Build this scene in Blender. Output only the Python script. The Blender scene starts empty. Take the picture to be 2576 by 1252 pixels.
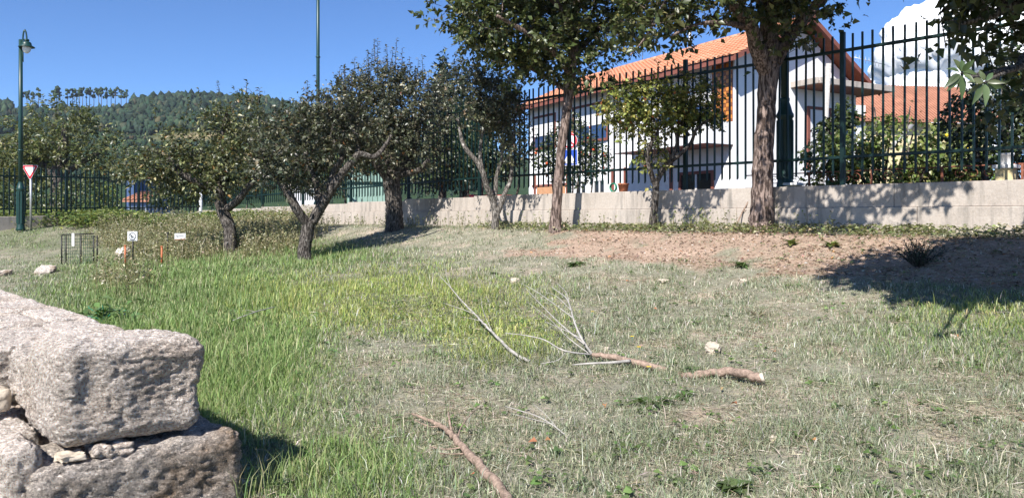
import bpy, math, random
import numpy as np
from mathutils import Vector, Matrix

random.seed(7); RNG = np.random.default_rng(11)
sc = bpy.context.scene
COL = sc.collection
E = 1.2                      # eye height in the world; garden ground near the camera lies at about z = 0
F = 1950.0                   # focal length in working pixels (frame 2576 x 1252)
HX, HY = 1288.0, 545.0       # principal column, horizon row

# ------------------------------------------------------------------ camera, sky, sun, exposure
cam = bpy.data.cameras.new("camera"); camo = bpy.data.objects.new("camera", cam); COL.objects.link(camo)
camo.location = (0, 0, E); camo.rotation_euler = (math.radians(90), 0, 0)
cam.sensor_width = 36.0; cam.lens = F / 2576 * 36
cam.shift_y = (HY - 626.0) / 2576
cam.clip_start = 0.1; cam.clip_end = 6000
sc.camera = camo

SUN_EL = math.radians(43)
SUN_H = Vector((-0.43, -0.90, 0)).normalized()          # horizontal direction towards the sun
to_sun = Vector((SUN_H.x * math.cos(SUN_EL), SUN_H.y * math.cos(SUN_EL), math.sin(SUN_EL)))
world = bpy.data.worlds.new("World"); sc.world = world; world.use_nodes = True
wn = world.node_tree; wn.nodes.clear()
w_out = wn.nodes.new("ShaderNodeOutputWorld"); w_bg = wn.nodes.new("ShaderNodeBackground")
w_sky = wn.nodes.new("ShaderNodeTexSky"); w_sky.sky_type = 'NISHITA'; w_sky.sun_disc = False
w_sky.sun_elevation = SUN_EL
w_sky.sun_rotation = math.atan2(to_sun.x, to_sun.y)
w_sky.air_density = 1.0; w_sky.dust_density = 0.0; w_sky.ozone_density = 10.0; w_sky.altitude = 3000
w_bg.inputs[1].default_value = 0.105
wn.links.new(w_sky.outputs[0], w_bg.inputs[0]); wn.links.new(w_bg.outputs[0], w_out.inputs[0])
sun = bpy.data.lights.new("sun", 'SUN'); suno = bpy.data.objects.new("sun", sun); COL.objects.link(suno)
sun.energy = 5.0; sun.angle = math.radians(0.53); sun.color = (1.0, 0.955, 0.90)
suno.rotation_euler = to_sun.to_track_quat('Z', 'Y').to_euler()
suno.location = (-10, -10, 20)
sc.view_settings.view_transform = 'Standard'; sc.view_settings.look = 'None'
sc.view_settings.exposure = 0.74; sc.view_settings.gamma = 1.0
sc.view_settings.use_curve_mapping = False
sc.render.engine = 'CYCLES'
sc.cycles.use_denoising = True
sc.cycles.max_bounces = 8; sc.cycles.diffuse_bounces = 3; sc.cycles.glossy_bounces = 2
sc.cycles.transmission_bounces = 4; sc.cycles.transparent_max_bounces = 4
sc.cycles.sample_clamp_indirect = 6.0

# ------------------------------------------------------------------ helpers: noise, terrain, pixels
def _hash(ix, iy, iz, seed):
    h = (ix.astype(np.int64) * 374761393 + iy.astype(np.int64) * 668265263 + iz.astype(np.int64) * 2147483647 + seed * 974711) & 0xFFFFFFFF
    h = ((h ^ (h >> 13)) * 1274126177) & 0xFFFFFFFF
    h = ((h ^ (h >> 16)) * 2246822519) & 0xFFFFFFFF
    return ((h ^ (h >> 15)) & 0xFFFFFF) / float(0xFFFFFF)
def vnoise(p, seed=0):
    p = np.asarray(p, float)
    i = np.floor(p); f = p - i; f = f * f * (3 - 2 * f); i = i.astype(np.int64)
    r = 0
    for dx in (0, 1):
        wx = f[..., 0] if dx else 1 - f[..., 0]
        for dy in (0, 1):
            wy = f[..., 1] if dy else 1 - f[..., 1]
            for dz in (0, 1):
                wz = f[..., 2] if dz else 1 - f[..., 2]
                r = r + wx * wy * wz * _hash(i[..., 0] + dx, i[..., 1] + dy, i[..., 2] + dz, seed)
    return r
def fbm(p, seed=0, oct=4, gain=0.5):
    p = np.asarray(p, float); a = 1.0; s = 0; t = 0
    for k in range(oct):
        s = s + a * vnoise(p * (2.03 ** k) + 17.3 * k, seed + k); t += a; a *= gain
    return s / t                                   # 0..1
def fbm2(x, y, scale, seed=0, oct=4):
    return fbm(np.stack([np.asarray(x) * scale, np.asarray(y) * scale, np.zeros_like(np.asarray(x, float)) + .5], -1), seed, oct)
def sm(a, b, x):
    t = np.clip((np.asarray(x, float) - a) / (b - a), 0, 1); return t * t * (3 - 2 * t)
def lerp(a, b, t): return a + (b - a) * t

WD = np.array([-0.681, 0.7325]); WN = np.array([0.7325, 0.681]); W0 = np.array([5.5, 10.0]); WC = float(W0 @ WN)
def wall_d(X, Y): return WC - (np.asarray(X) * WN[0] + np.asarray(Y) * WN[1])     # metres in front of the garden wall
def wall_a(X, Y): return (np.asarray(X) - W0[0]) * WD[0] + (np.asarray(Y) - W0[1]) * WD[1]
def wall_pt(a, d=0.0): return W0 + WD * a - WN * d
def ground(X, Y):
    X = np.asarray(X, float); Y = np.asarray(Y, float)
    d = wall_d(X, Y)
    z = np.interp(d, [-60, -1.0, -0.35, -0.1, 0, 0.9, 2.1, 4, 6, 8.5, 10, 16], [-1.5, -1.5, -.9, -.2, -.2, -.26, -.56, -.83, -.99, -1.14, -1.2, -1.3])
    lift = sm(17.5, 25, Y) * sm(0.8, 3.5, d)
    z = z * (1 - lift) + (-.15) * lift
    z = z * (1 - sm(27.5, 34, Y)) + (-1.6) * sm(27.5, 34, Y)
    z = z + (fbm2(X, Y, .55, 3, 3) - .5) * .10 * sm(.2, 1.6, d) * (1 - sm(40, 60, Y))
    z = z + (fbm2(X, Y, 2.2, 5, 2) - .5) * .045 * sm(.1, .8, d) * (1 - sm(20, 30, Y))
    return z + E
def street(X, Y):
    return np.interp(wall_a(X, Y), [-30, 5, 17, 80], [.38, .38, -.75, -1.2]) + E
def P(x, y, Y): return Vector(((x - HX) / F * Y, Y, E - (y - HY) / F * Y))
def topx(X, Y, Z): return HX + F * np.asarray(X) / Y, HY - F * (np.asarray(Z) - E) / Y
def ghit(x, y, h=0.0):
    u = (x - HX) / F; v = (y - HY) / F
    Y = np.arange(1.6, 40, .01); f = (E - v * Y) - (ground(u * Y, Y) + h)
    k = np.where(f <= 0)[0]
    Yh = Y[k[0]] if len(k) else 30.0
    return Vector((u * Yh, Yh, float(ground(u * Yh, Yh)) + h))
def at(x, Y): X = (x - HX) / F * Y; return Vector((X, Y, float(ground(X, Y))))

# ------------------------------------------------------------------ helpers: objects and meshes
def lin(r, g, b):
    f = lambda c: ((c / 255 + .055) / 1.055) ** 2.4 if c > 10 else c / 255 / 12.92
    return (f(r), f(g), f(b))
def thing(name, label, cat, loc=(0, 0, 0), rz=0.0, group=None):
    o = bpy.data.objects.new(name, None); COL.objects.link(o); o.location = loc; o.rotation_euler = (0, 0, rz)
    o.empty_display_size = .1
    tag(o, label, cat, group); return o
def tag(o, label=None, cat=None, group=None, kind=None):
    if label: o["label"] = label
    if cat: o["category"] = cat
    if group: o["group"] = group
    if kind: o["kind"] = kind
    return o
def link(name, me, mat, parent=None, loc=None):
    o = bpy.data.objects.new(name, me); COL.objects.link(o)
    if mat is not None and len(me.materials) == 0: me.materials.append(mat)
    if parent is not None:
        o.parent = parent
    if loc is not None: o.location = loc
    return o
def np_mesh(name, V, T, mat, parent=None, color=None, smooth=False, nside=3):
    V = np.asarray(V, np.float32); T = np.asarray(T, np.int32)
    me = bpy.data.meshes.new(name); me.vertices.add(len(V)); me.vertices.foreach_set("co", V.ravel())
    n = len(T); me.loops.add(n * nside); me.loops.foreach_set("vertex_index", T.ravel())
    me.polygons.add(n); me.polygons.foreach_set("loop_start", np.arange(0, n * nside, nside, dtype=np.int32))
    if smooth: me.polygons.foreach_set("use_smooth", np.ones(n, bool))
    if color is not None:
        a = me.color_attributes.new("tint", 'FLOAT_COLOR', 'POINT')
        c = np.ones((len(V), 4), np.float32); c[:, :3] = color; a.data.foreach_set("color", c.ravel())
    me.update(calc_edges=True)
    return link(name, me, mat, parent)
class MB:
    def __init__(s): s.v = []; s.f = []; s.sm = []
    def add(s, V, Fs, smooth=False):
        b = len(s.v); s.v += [tuple(p) for p in V]; s.f += [tuple(i + b for i in f) for f in Fs]; s.sm += [smooth] * len(Fs)
        return s
    def box(s, x0, x1, y0, y1, z0, z1, bev=0.0):
        if bev <= 0:
            V = [(x, y, z) for z in (z0, z1) for y in (y0, y1) for x in (x0, x1)]
            return s.add(V, [(0, 2, 3, 1), (4, 5, 7, 6), (0, 1, 5, 4), (2, 6, 7, 3), (0, 4, 6, 2), (1, 3, 7, 5)])
        b = bev; V = []; idx = {}
        for ix, x in enumerate((x0, x1)):
            for iy, y in enumerate((y0, y1)):
                for iz, z in enumerate((z0, z1)):
                    sx, sy, sz = (1 - 2 * ix), (1 - 2 * iy), (1 - 2 * iz)
                    for ax in range(3):
                        idx[(ix, iy, iz, ax)] = len(V)
                        V.append((x + (0 if ax == 0 else sx * b), y + (0 if ax == 1 else sy * b), z + (0 if ax == 2 else sz * b)))
        Fs = []
        for ax in range(3):
            o = [a for a in range(3) if a != ax]
            for side in (0, 1):
                q = []
                for a, c in ((0, 0), (1, 0), (1, 1), (0, 1)):
                    k = [0, 0, 0]; k[ax] = side; k[o[0]] = a; k[o[1]] = c; q.append(idx[tuple(k) + (ax,)])
                Fs.append(q)
            for a in (0, 1):
                for c in (0, 1):
                    k0 = [0, 0, 0]; k0[o[0]] = a; k0[o[1]] = c; k1 = list(k0); k1[ax] = 1
                    Fs.append([idx[tuple(k0) + (o[0],)], idx[tuple(k1) + (o[0],)], idx[tuple(k1) + (o[1],)], idx[tuple(k0) + (o[1],)]])
        for ix in (0, 1):
            for iy in (0, 1):
                for iz in (0, 1): Fs.append([idx[(ix, iy, iz, a)] for a in range(3)])
        return s.add(V, Fs)
    def tube(s, pts, rad, n=6, cap=True, jit=0.0):
        pts = [Vector(p) for p in pts]; m = len(pts)
        if not hasattr(rad, '__len__'): rad = [rad] * m
        V = []; prev = None
        for i in range(m):
            t = (pts[min(i + 1, m - 1)] - pts[max(i - 1, 0)])
            t = t.normalized() if t.length > 1e-9 else Vector((0, 0, 1))
            a = prev if prev is not None else (Vector((1, 0, 0)) if abs(t.x) < .8 else Vector((0, 1, 0)))
            a = (a - t * a.dot(t)); a = a.normalized() if a.length > 1e-6 else t.orthogonal().normalized()
            prev = a; b = t.cross(a)
            for k in range(n):
                th = 2 * math.pi * k / n; r = rad[i] * (1 + (random.uniform(-jit, jit) if jit else 0))
                V.append(pts[i] + a * (math.cos(th) * r) + b * (math.sin(th) * r))
        Fs = [(i * n + k, i * n + (k + 1) % n, (i + 1) * n + (k + 1) % n, (i + 1) * n + k) for i in range(m - 1) for k in range(n)]
        if cap: Fs += [tuple(range(n - 1, -1, -1)), tuple((m - 1) * n + k for k in range(n))]
        return s.add(V, Fs, True)
    def lathe(s, prof, n=16, c=(0, 0, 0)):
        V = [(c[0] + r * math.cos(2 * math.pi * k / n), c[1] + r * math.sin(2 * math.pi * k / n), c[2] + z) for r, z in prof for k in range(n)]
        m = len(prof)
        Fs = [(i * n + k, i * n + (k + 1) % n, (i + 1) * n + (k + 1) % n, (i + 1) * n + k) for i in range(m - 1) for k in range(n)]
        Fs += [tuple(range(n - 1, -1, -1)), tuple((m - 1) * n + k for k in range(n))]
        return s.add(V, Fs, True)
    def prism(s, poly, y0, y1, axis='y'):
        n = len(poly)
        f = {'y': lambda a, b, t: (a, t, b), 'z': lambda a, b, t: (a, b, t), 'x': lambda a, b, t: (t, a, b)}[axis]
        V = [f(a, b, y0) for a, b in poly] + [f(a, b, y1) for a, b in poly]
        return s.add(V, [tuple(range(n)), tuple(range(2 * n - 1, n - 1, -1))] + [(i, i + n, (i + 1) % n + n, (i + 1) % n) for i in range(n)])
    def mesh(s, name):
        me = bpy.data.meshes.new(name); me.from_pydata(s.v, [], s.f)
        me.polygons.foreach_set("use_smooth", s.sm); me.update()
        import bmesh
        bm = bmesh.new(); bm.from_mesh(me); bmesh.ops.recalc_face_normals(bm, faces=bm.faces); bm.to_mesh(me); bm.free()
        return me
    def build(s, name, mat, parent=None, loc=None): return link(name, s.mesh(name), mat, parent, loc)

# ------------------------------------------------------------------ materials
class NT:
    def __init__(s, name):
        s.m = bpy.data.materials.new(name); s.m.use_nodes = True; s.t = s.m.node_tree; s.t.nodes.clear()
        s.out = s.n("ShaderNodeOutputMaterial"); s.p = s.n("ShaderNodeBsdfPrincipled"); s.l(s.p.outputs[0], s.out.inputs[0])
    def n(s, t, **k):
        o = s.t.nodes.new(t)
        for a, b in k.items(): setattr(o, a, b)
        return o
    def l(s, a, b): s.t.links.new(a, b)
    def coord(s, kind='Object', scale=(1, 1, 1)):
        c = s.n("ShaderNodeTexCoord"); m = s.n("ShaderNodeMapping"); m.inputs['Scale'].default_value = scale
        s.l(c.outputs[kind], m.inputs['Vector']); return m.outputs[0]
    def noise(s, vec, scale, detail=5, rough=.55):
        o = s.n("ShaderNodeTexNoise"); o.inputs['Scale'].default_value = scale; o.inputs['Detail'].default_value = detail
        o.inputs['Roughness'].default_value = rough
        if vec is not None: s.l(vec, o.inputs['Vector'])
        return o.outputs[0]
    def ramp(s, fac, stops):
        r = s.n("ShaderNodeValToRGB"); e = r.color_ramp.elements
        while len(e) < len(stops): e.new(.5)
        for i, (p, c) in enumerate(stops): e[i].position = p; e[i].color = tuple(c) + (1,) if len(c) == 3 else c
        s.l(fac, r.inputs[0]); return r.outputs[0]
    def mix(s, fac, a, b, mode='MIX'):
        o = s.n("ShaderNodeMix", data_type='RGBA', blend_type=mode)
        for sock, v in ((o.inputs[0], fac), (o.inputs[6], a), (o.inputs[7], b)):
            if hasattr(v, 'links'): s.l(v, sock)
            elif isinstance(v, (int, float)): sock.default_value = v
            else: sock.default_value = tuple(v) + (1,) if len(v) == 3 else v
        return o.outputs[2]
    def bump(s, h, strength=.4, dist=.02, prev=None):
        b = s.n("ShaderNodeBump"); b.inputs['Strength'].default_value = strength; b.inputs['Distance'].default_value = dist
        s.l(h, b.inputs['Height'])
        if prev is not None: s.l(prev, b.inputs['Normal'])
        return b.outputs[0]
    def set(s, col=None, rough=.7, spec=.3, metal=0.0, normal=None):
        if col is not None:
            if hasattr(col, 'links'): s.l(col, s.p.inputs['Base Color'])
            else: s.p.inputs['Base Color'].default_value = tuple(col) + (1,)
        if hasattr(rough, 'links'): s.l(rough, s.p.inputs['Roughness'])
        else: s.p.inputs['Roughness'].default_value = rough
        s.p.inputs['Specular IOR Level'].default_value = spec; s.p.inputs['Metallic'].default_value = metal
        if normal is not None: s.l(normal, s.p.inputs['Normal'])
        return s.m
def plain(name, col, rough=.6, spec=.3, metal=0.0, var=.12, scale=6, bump=0.0, bscale=40):
    t = NT(name); c = t.coord('Object'); f = t.noise(c, scale, 6, .6)
    a = tuple(x * (1 - var) for x in col); b = tuple(min(1, x * (1 + var)) for x in col)
    colr = t.ramp(f, [(.3, a), (.7, b)])
    nrm = t.bump(t.noise(c, bscale, 4), bump, .01) if bump else None
    return t.set(colr, rough, spec, metal, nrm)
def leafmat(name, trans=.3, rough=.42, spec=.45):
    t = NT(name); a = t.n("ShaderNodeAttribute", attribute_name="tint")
    t.set(a.outputs['Color'], rough, spec)
    tr = t.n("ShaderNodeBsdfTranslucent"); mx = t.n("ShaderNodeMixShader"); mx.inputs[0].default_value = trans
    bright = t.mix(1.0, a.outputs['Color'], (1.25, 1.3, .75), 'MULTIPLY')
    t.l(bright, tr.inputs[0])
    t.l(t.p.outputs[0], mx.inputs[1]); t.l(tr.outputs[0], mx.inputs[2]); t.l(mx.outputs[0], t.out.inputs[0])
    return t.m
M = {}
M['leaf'] = leafmat("leaf", .22, .38, .55)
M['grass'] = leafmat("grass_blade", .22, .55, .3)
def mk_bark(name, c0, c1, c2, sc_=1.0, bump=.9):
    t = NT(name); v = t.coord('Object', (1, 1, .22)); f = t.noise(v, 34 * sc_, 6, .65)
    rn = t.noise(t.coord('Object', (1, 1, .16)), 44 * sc_, 3, .6)
    cr = t.ramp(rn, [(.40, (0, 0, 0)), (.54, (1, 1, 1))])
    base = t.ramp(f, [(.25, c0), (.55, c1), (.8, c2)])
    col = t.mix(cr, tuple(x * .35 for x in c0), base)
    lich = t.ramp(t.noise(t.coord('Object'), 7 * sc_, 4), [(.62, (0, 0, 0)), (.72, (1, 1, 1))])
    col = t.mix(lich, col, tuple(min(1, x * 1.35) for x in c2))
    n = t.bump(cr, bump, .02); n = t.bump(f, .5, .01, n)
    return t.set(col, .9, .15, normal=n)
M['bark_oak'] = mk_bark("bark_oak", (.18, .13, .108), (.29, .22, .188), (.41, .335, .29), .9, .9)
M['bark_pear'] = mk_bark("bark_pear", (.10, .085, .075), (.17, .15, .13), (.30, .28, .25), 1.3)
M['bark_slim'] = mk_bark("bark_slim", (.17, .15, .13), (.27, .245, .215), (.40, .37, .33), 1.4)
M['bark_dead'] = plain("bark_dead", (.30, .22, .17), .9, .15, var=.5, scale=45, bump=.9, bscale=70)
M['bark_twig'] = plain("bark_twig", (.40, .375, .34), .85, .2, var=.35, scale=14, bump=.5, bscale=60)
M['cut_wood'] = plain("cut_wood", (.62, .53, .42), .8, .2, var=.2, scale=60)
def mk_ground():
    t = NT("garden_ground"); v = t.coord('Object')
    a = t.n("ShaderNodeAttribute", attribute_name="tint")
    f = t.noise(v, 3.2, 8, .65); f2 = t.noise(v, 26, 6, .7); f3 = t.noise(v, 110, 4, .7)
    m = t.mix(1.0, a.outputs['Color'], t.ramp(f2, [(.25, (.55, .55, .55)), (.5, (1, 1, 1)), (.75, (1.45, 1.4, 1.35))]), 'MULTIPLY')
    m = t.mix(1.0, m, t.ramp(f, [(.3, (.75, .73, .7)), (.7, (1.2, 1.2, 1.2))]), 'MULTIPLY')
    vo = t.n("ShaderNodeTexVoronoi"); vo.inputs['Scale'].default_value = 55; t.l(v, vo.inputs['Vector'])
    chip = t.ramp(vo.outputs['Distance'], [(.08, (1, 1, 1)), (.16, (0, 0, 0))])
    gate = t.ramp(f2, [(.50, (0, 0, 0)), (.56, (1, 1, 1))])
    cc = t.mix(1.0, chip, gate, 'MULTIPLY')
    m = t.mix(cc, m, (.52, .46, .38))
    n = t.bump(f2, .7, .03); n = t.bump(f3, .6, .01, n)
    return t.set(m, .95, .1, normal=n)
M['ground'] = mk_ground()
def mk_concrete():
    t = NT("weathered_concrete"); v = t.coord('Object')
    f = t.noise(v, 1.6, 8, .62); f2 = t.noise(v, 30, 6, .7); st = t.noise(t.coord('Object', (3, 3, .35)), 2.5, 5, .6)
    c = t.ramp(f, [(.28, (.33, .28, .235)), (.5, (.47, .41, .35)), (.72, (.56, .50, .44))])
    c = t.mix(.45, c, t.ramp(f2, [(.3, (.29, .25, .215)), (.7, (.56, .51, .455))]))
    c = t.mix(t.ramp(st, [(.50, (0, 0, 0)), (.70, (.75, .75, .75))]), c, (.20, .185, .165))
    n = t.bump(f2, .45, .012); n = t.bump(f, .25, .03, n)
    return t.set(c, .92, .2, normal=n)
M['concrete'] = mk_concrete()
def mk_stone(name, tint=1.0, brown=.35):
    t = NT(name); v = t.coord('Object'); vf = t.coord('Object', (1, 1, 2.4))
    f = t.noise(vf, 5, 8, .68); f2 = t.noise(vf, 40, 6, .75); f3 = t.noise(v, 105, 3, .75); b = t.noise(v, 2.6, 5, .6)
    c = t.ramp(f2, [(.30, (.14, .125, .115)), (.45, (.40, .37, .35)), (.56, (.60, .57, .545)), (.68, (.88, .85, .82))])
    c = t.mix(.45, c, t.ramp(f, [(.3, (.27, .24, .22)), (.5, (.52, .48, .45)), (.7, (.70, .66, .63))]))
    c = t.mix(t.ramp(b, [(.50, (0, 0, 0)), (.68, (brown, brown, brown))]), c, (.25, .17, .10))
    sp = t.ramp(f3, [(.32, (.28, .27, .26)), (.43, (1.0, 1.0, 1.0)), (.55, (1.15, 1.15, 1.15)), (.64, (2.0, 2.0, 2.0))])
    c = t.mix(1.0, c, sp, 'MULTIPLY'); c = t.mix(1.0, c, (tint * 1.86, tint * 1.75, tint * 1.60), 'MULTIPLY')
    n = t.bump(f, .9, .06); n = t.bump(f2, .9, .022, n); n = t.bump(f3, .6, .006, n)
    return t.set(c, .93, .2, normal=n)
M['stone'] = mk_stone("granite")
M['stone_brown'] = mk_stone("granite_brown", .74, .8)
M['rock_pale'] = plain("rock_pale", (.50, .43, .34), .9, .2, var=.2, scale=25, bump=.6, bscale=60)
M['fence'] = plain("green_fence_paint", (.0045, .020, .0175), .45, .35, var=.25, scale=3)
M['fence_lit'] = M['fence']
M['lamp_paint'] = plain("lamp_post_paint", (.010, .044, .038), .4, .5, var=.2, scale=3)
M['galv'] = plain("galvanised_steel", (.55, .56, .57), .45, .5, .6, .1)
M['stucco'] = plain("white_stucco", (.87, .865, .85), .85, .2, var=.05, scale=2, bump=.5, bscale=22)
M['trim'] = plain("red_brown_paint", (.23, .085, .06), .6, .3)
M['soffit'] = plain("brown_wood_boards", (.20, .085, .05), .7, .2, var=.2, scale=14)
M['shutter'] = plain("white_shutter", (.78, .78, .76), .6, .3, var=.03)
M['glass_blue'] = plain("window_glass", (.03, .06, .14), .08, .8, var=.1)
M['glass_dark'] = plain("dark_glass", (.02, .022, .028), .1, .8)
M['door_tan'] = plain("garage_door_tan", (.55, .30, .16), .6, .3)
def mk_rooftile():
    t = NT("clay_roof_tile"); v = t.coord('Object'); oi = t.n("ShaderNodeObjectInfo")
    f = t.noise(v, 1.3, 6, .6); f2 = t.noise(v, 14, 5, .7)
    c = t.ramp(f2, [(.25, (.42, .165, .085)), (.5, (.58, .26, .15)), (.75, (.68, .37, .24))])
    c = t.mix(t.ramp(f, [(.45, (0, 0, 0)), (.68, (.75, .75, .75))]), c, (.36, .235, .175))
    c = t.mix(.35, c, t.ramp(oi.outputs['Random'], [(0, (.46, .18, .09)), (.5, (.60, .28, .16)), (1, (.68, .42, .28))]))
    return t.set(c, .85, .2, normal=t.bump(f2, .4, .01))
M['rooftile'] = mk_rooftile()
M['orange_tile'] = plain("amber_glazed_tile", (.62, .24, .04), .25, .5, var=.15, scale=20)
M['brown_tile'] = plain("brown_glazed_tile", (.27, .095, .025), .25, .5, var=.2, scale=20)
M['white_paint'] = plain("white_sign_face", (.82, .82, .82), .45, .4, var=.03)
M['red_paint'] = plain("red_sign_paint", (.55, .015, .03), .45, .4, var=.05)
M['blue_paint'] = plain("blue_sign_paint", (.015, .07, .42), .45, .4, var=.05)
M['black'] = plain("black_paint", (.012, .012, .013), .5, .4)
M['grey_print'] = plain("grey_print", (.10, .11, .12), .6, .3)
M['terracotta'] = plain("terracotta", (.46, .17, .09), .85, .2, var=.15, scale=20)
M['orange_stake'] = plain("orange_stake", (.52, .16, .07), .6, .3)
M['rust'] = plain("rusty_iron", (.27, .10, .06), .8, .3, var=.3, scale=30)
M['cream'] = plain("cream_render", (.70, .58, .33), .85, .2, var=.08, scale=8)
M['hose'] = plain("green_hose", (.02, .22, .13), .4, .4)
M['asphalt'] = plain("asphalt", (.055, .053, .05), .9, .2, var=.25, scale=12)
M['red_tile'] = plain('red_roof_tile', (.36, .17, .11), .9, .2, var=.25, scale=1.5)
M['dull_tile'] = plain('dull_roof_tile', (.40, .19, .12), .9, .2, var=.25, scale=3)
M['blue_wall'] = plain("blue_render", (.07, .115, .22), .85, .2, var=.08)
M['bluegrey_wall'] = plain("blue_grey_render", (.27, .33, .43), .85, .2, var=.08)
M['lamp_glass'] = plain("frosted_lamp_bowl", (.72, .74, .76), .25, .5, var=.03)
M['car_red'] = plain("car_paint_red", (.45, .02, .02), .25, .6, var=.02)
M['rubber'] = plain("tyre_rubber", (.02, .02, .02), .8, .2)
M['grey_wood'] = plain("weathered_board", (.42, .40, .37), .9, .1, var=.2, scale=(18))
M['net'] = plain("dark_green_mesh", (.02, .06, .045), .7, .2)
M['flower'] = plain("yellow_petals", (.85, .62, .02), .6, .2)
M['fallen_leaf'] = leafmat("fallen_leaf", .15, .7, .2)
M['pot_white'] = plain("white_pot", (.74, .73, .71), .6, .3, var=.05)
M['white_render'] = plain("white_render", (.80, .80, .82), .85, .2, var=.04)
def mk_cloud():
    t = NT("cloud_vapour"); v = t.coord('Object'); n = t.bump(t.noise(v, .02, 6, .6), .12, 8)
    t.set((.97, .975, .98), 1.0, 0.0, normal=n); t.p.inputs['Subsurface Weight'].default_value = 0.0
    return t.m
M['cloud'] = mk_cloud()

# ------------------------------------------------------------------ foliage machinery
def norm(a): return a / np.maximum(np.linalg.norm(a, axis=-1, keepdims=True), 1e-9)
def leaf_arrays(pos, dirs, nrm, L, W, col, fold=.18, droop=.22):
    pos = np.asarray(pos); n = len(pos); d = norm(dirs); s = norm(np.cross(d, nrm)); u = np.cross(s, d)
    L = np.broadcast_to(L, (n,))[:, None]; W = np.broadcast_to(W, (n,))[:, None]
    mid = pos + d * L * .5 - u * L * .02
    a = pos + d * L * .42 + s * W + u * W * fold * 2
    b = pos + d * L * .42 - s * W + u * W * fold * 2
    tip = pos + d * L - u * L * droop
    V = np.stack([pos, a, b, tip, mid], 1).reshape(-1, 3)
    o = (np.arange(n) * 5)[:, None]
    T = np.concatenate([o + [0, 4, 1], o + [4, 3, 1], o + [0, 2, 4], o + [4, 2, 3]], 0)
    return V, T, np.repeat(np.asarray(col), 5, 0)
def tints(n, stops, var=.18, rng=RNG):
    """stops: list of (weight, rgb)"""
    w = np.array([s[0] for s in stops], float); w /= w.sum()
    k = rng.choice(len(stops), n, p=w); c = np.array([s[1] for s in stops])[k]
    return np.clip(c * (1 + rng.normal(0, var, (n, 1))) * (1 + rng.normal(0, .06, (n, 3))), .004, 1)
def rand_dirs(n, rng=RNG):
    return norm(rng.normal(size=(n, 3)))
def blob_points(blobs, n, shell=.55, hole=0.45, nscale=2.0, seed=0, rng=RNG):
    """blobs: (centre, radii(3), weight); uneven points in the ellipsoids with noise gaps; also outward normals"""
    w = np.array([b[2] for b in blobs], float); w /= w.sum()
    out = []; nr = []; got = 0
    while got < n:
        k = rng.choice(len(blobs), n, p=w); d = rand_dirs(n, rng); r = (shell + (1 - shell) * rng.random(n) ** .7)
        c = np.array([b[0] for b in blobs])[k]; R = np.array([b[1] for b in blobs])[k]
        p = c + d * R * r[:, None]
        p = p + (vnoise(p * nscale * .6, seed + 9)[:, None] - .5) * R * .5 * d
        keep = vnoise(p * nscale, seed) > hole * (.55 + .6 * rng.random(n))
        out.append(p[keep]); nr.append(d[keep]); got += keep.sum()
    return np.concatenate(out)[:n], np.concatenate(nr)[:n]
def twig_leaves(P0, D, per, tl, leafL, leafW, stops, rng=RNG, up=.5, var=.2, face=None):
    """leaves in a spiral along short twigs; returns leaf arrays + twig polylines"""
    n = len(P0); pos = []; dr = []; nm = []
    D = norm(D)
    for j in range(per):
        t = (j + .6) / per
        tl_ = tl * (.7 + .6 * rng.random((n, 1)))
        p = P0 + D * tl_ * t + rng.normal(0, .012, (n, 3))
        side = norm(np.cross(D, rand_dirs(n, rng)))
        d = norm(side * 1.0 + D * (.35 + .6 * t) + np.array([0, 0, -.15]))
        nn = norm(rand_dirs(n, rng) * .75 + np.array([0, 0, up]) + D * .3)
        pos.append(p); dr.append(d); nm.append(nn)
    pos = np.concatenate(pos); dr = np.concatenate(dr); nm = np.concatenate(nm); m = len(pos)
    L = leafL * (.5 + .85 * rng.random(m) ** 1.2); W = L * leafW * (.8 + .4 * rng.random(m))
    return leaf_arrays(pos, dr, nm, L, W, tints(m, stops, var, rng))
def merge(parts):
    V = []; T = []; C = []; o = 0
    for v, t, c in parts:
        V.append(v); T.append(t + o); C.append(c); o += len(v)
    return np.concatenate(V), np.concatenate(T), np.concatenate(C)
def smooth_path(pts, k=4):
    """Catmull-Rom through (Vector, radius) points"""
    out = []
    n = len(pts)
    for i in range(n - 1):
        p0 = pts[max(i - 1, 0)]; p1 = pts[i]; p2 = pts[i + 1]; p3 = pts[min(i + 2, n - 1)]
        for j in range(k):
            t = j / k
            f = lambda a, b, c, d: .5 * ((2 * b) + (c - a) * t + (2 * a - 5 * b + 4 * c - d) * t * t + (3 * b - a - 3 * c + d) * t ** 3)
            out.append((Vector([f(p0[0][q], p1[0][q], p2[0][q], p3[0][q]) for q in range(3)]), p1[1] + (p2[1] - p1[1]) * t))
    out.append(pts[-1]); return out

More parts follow.
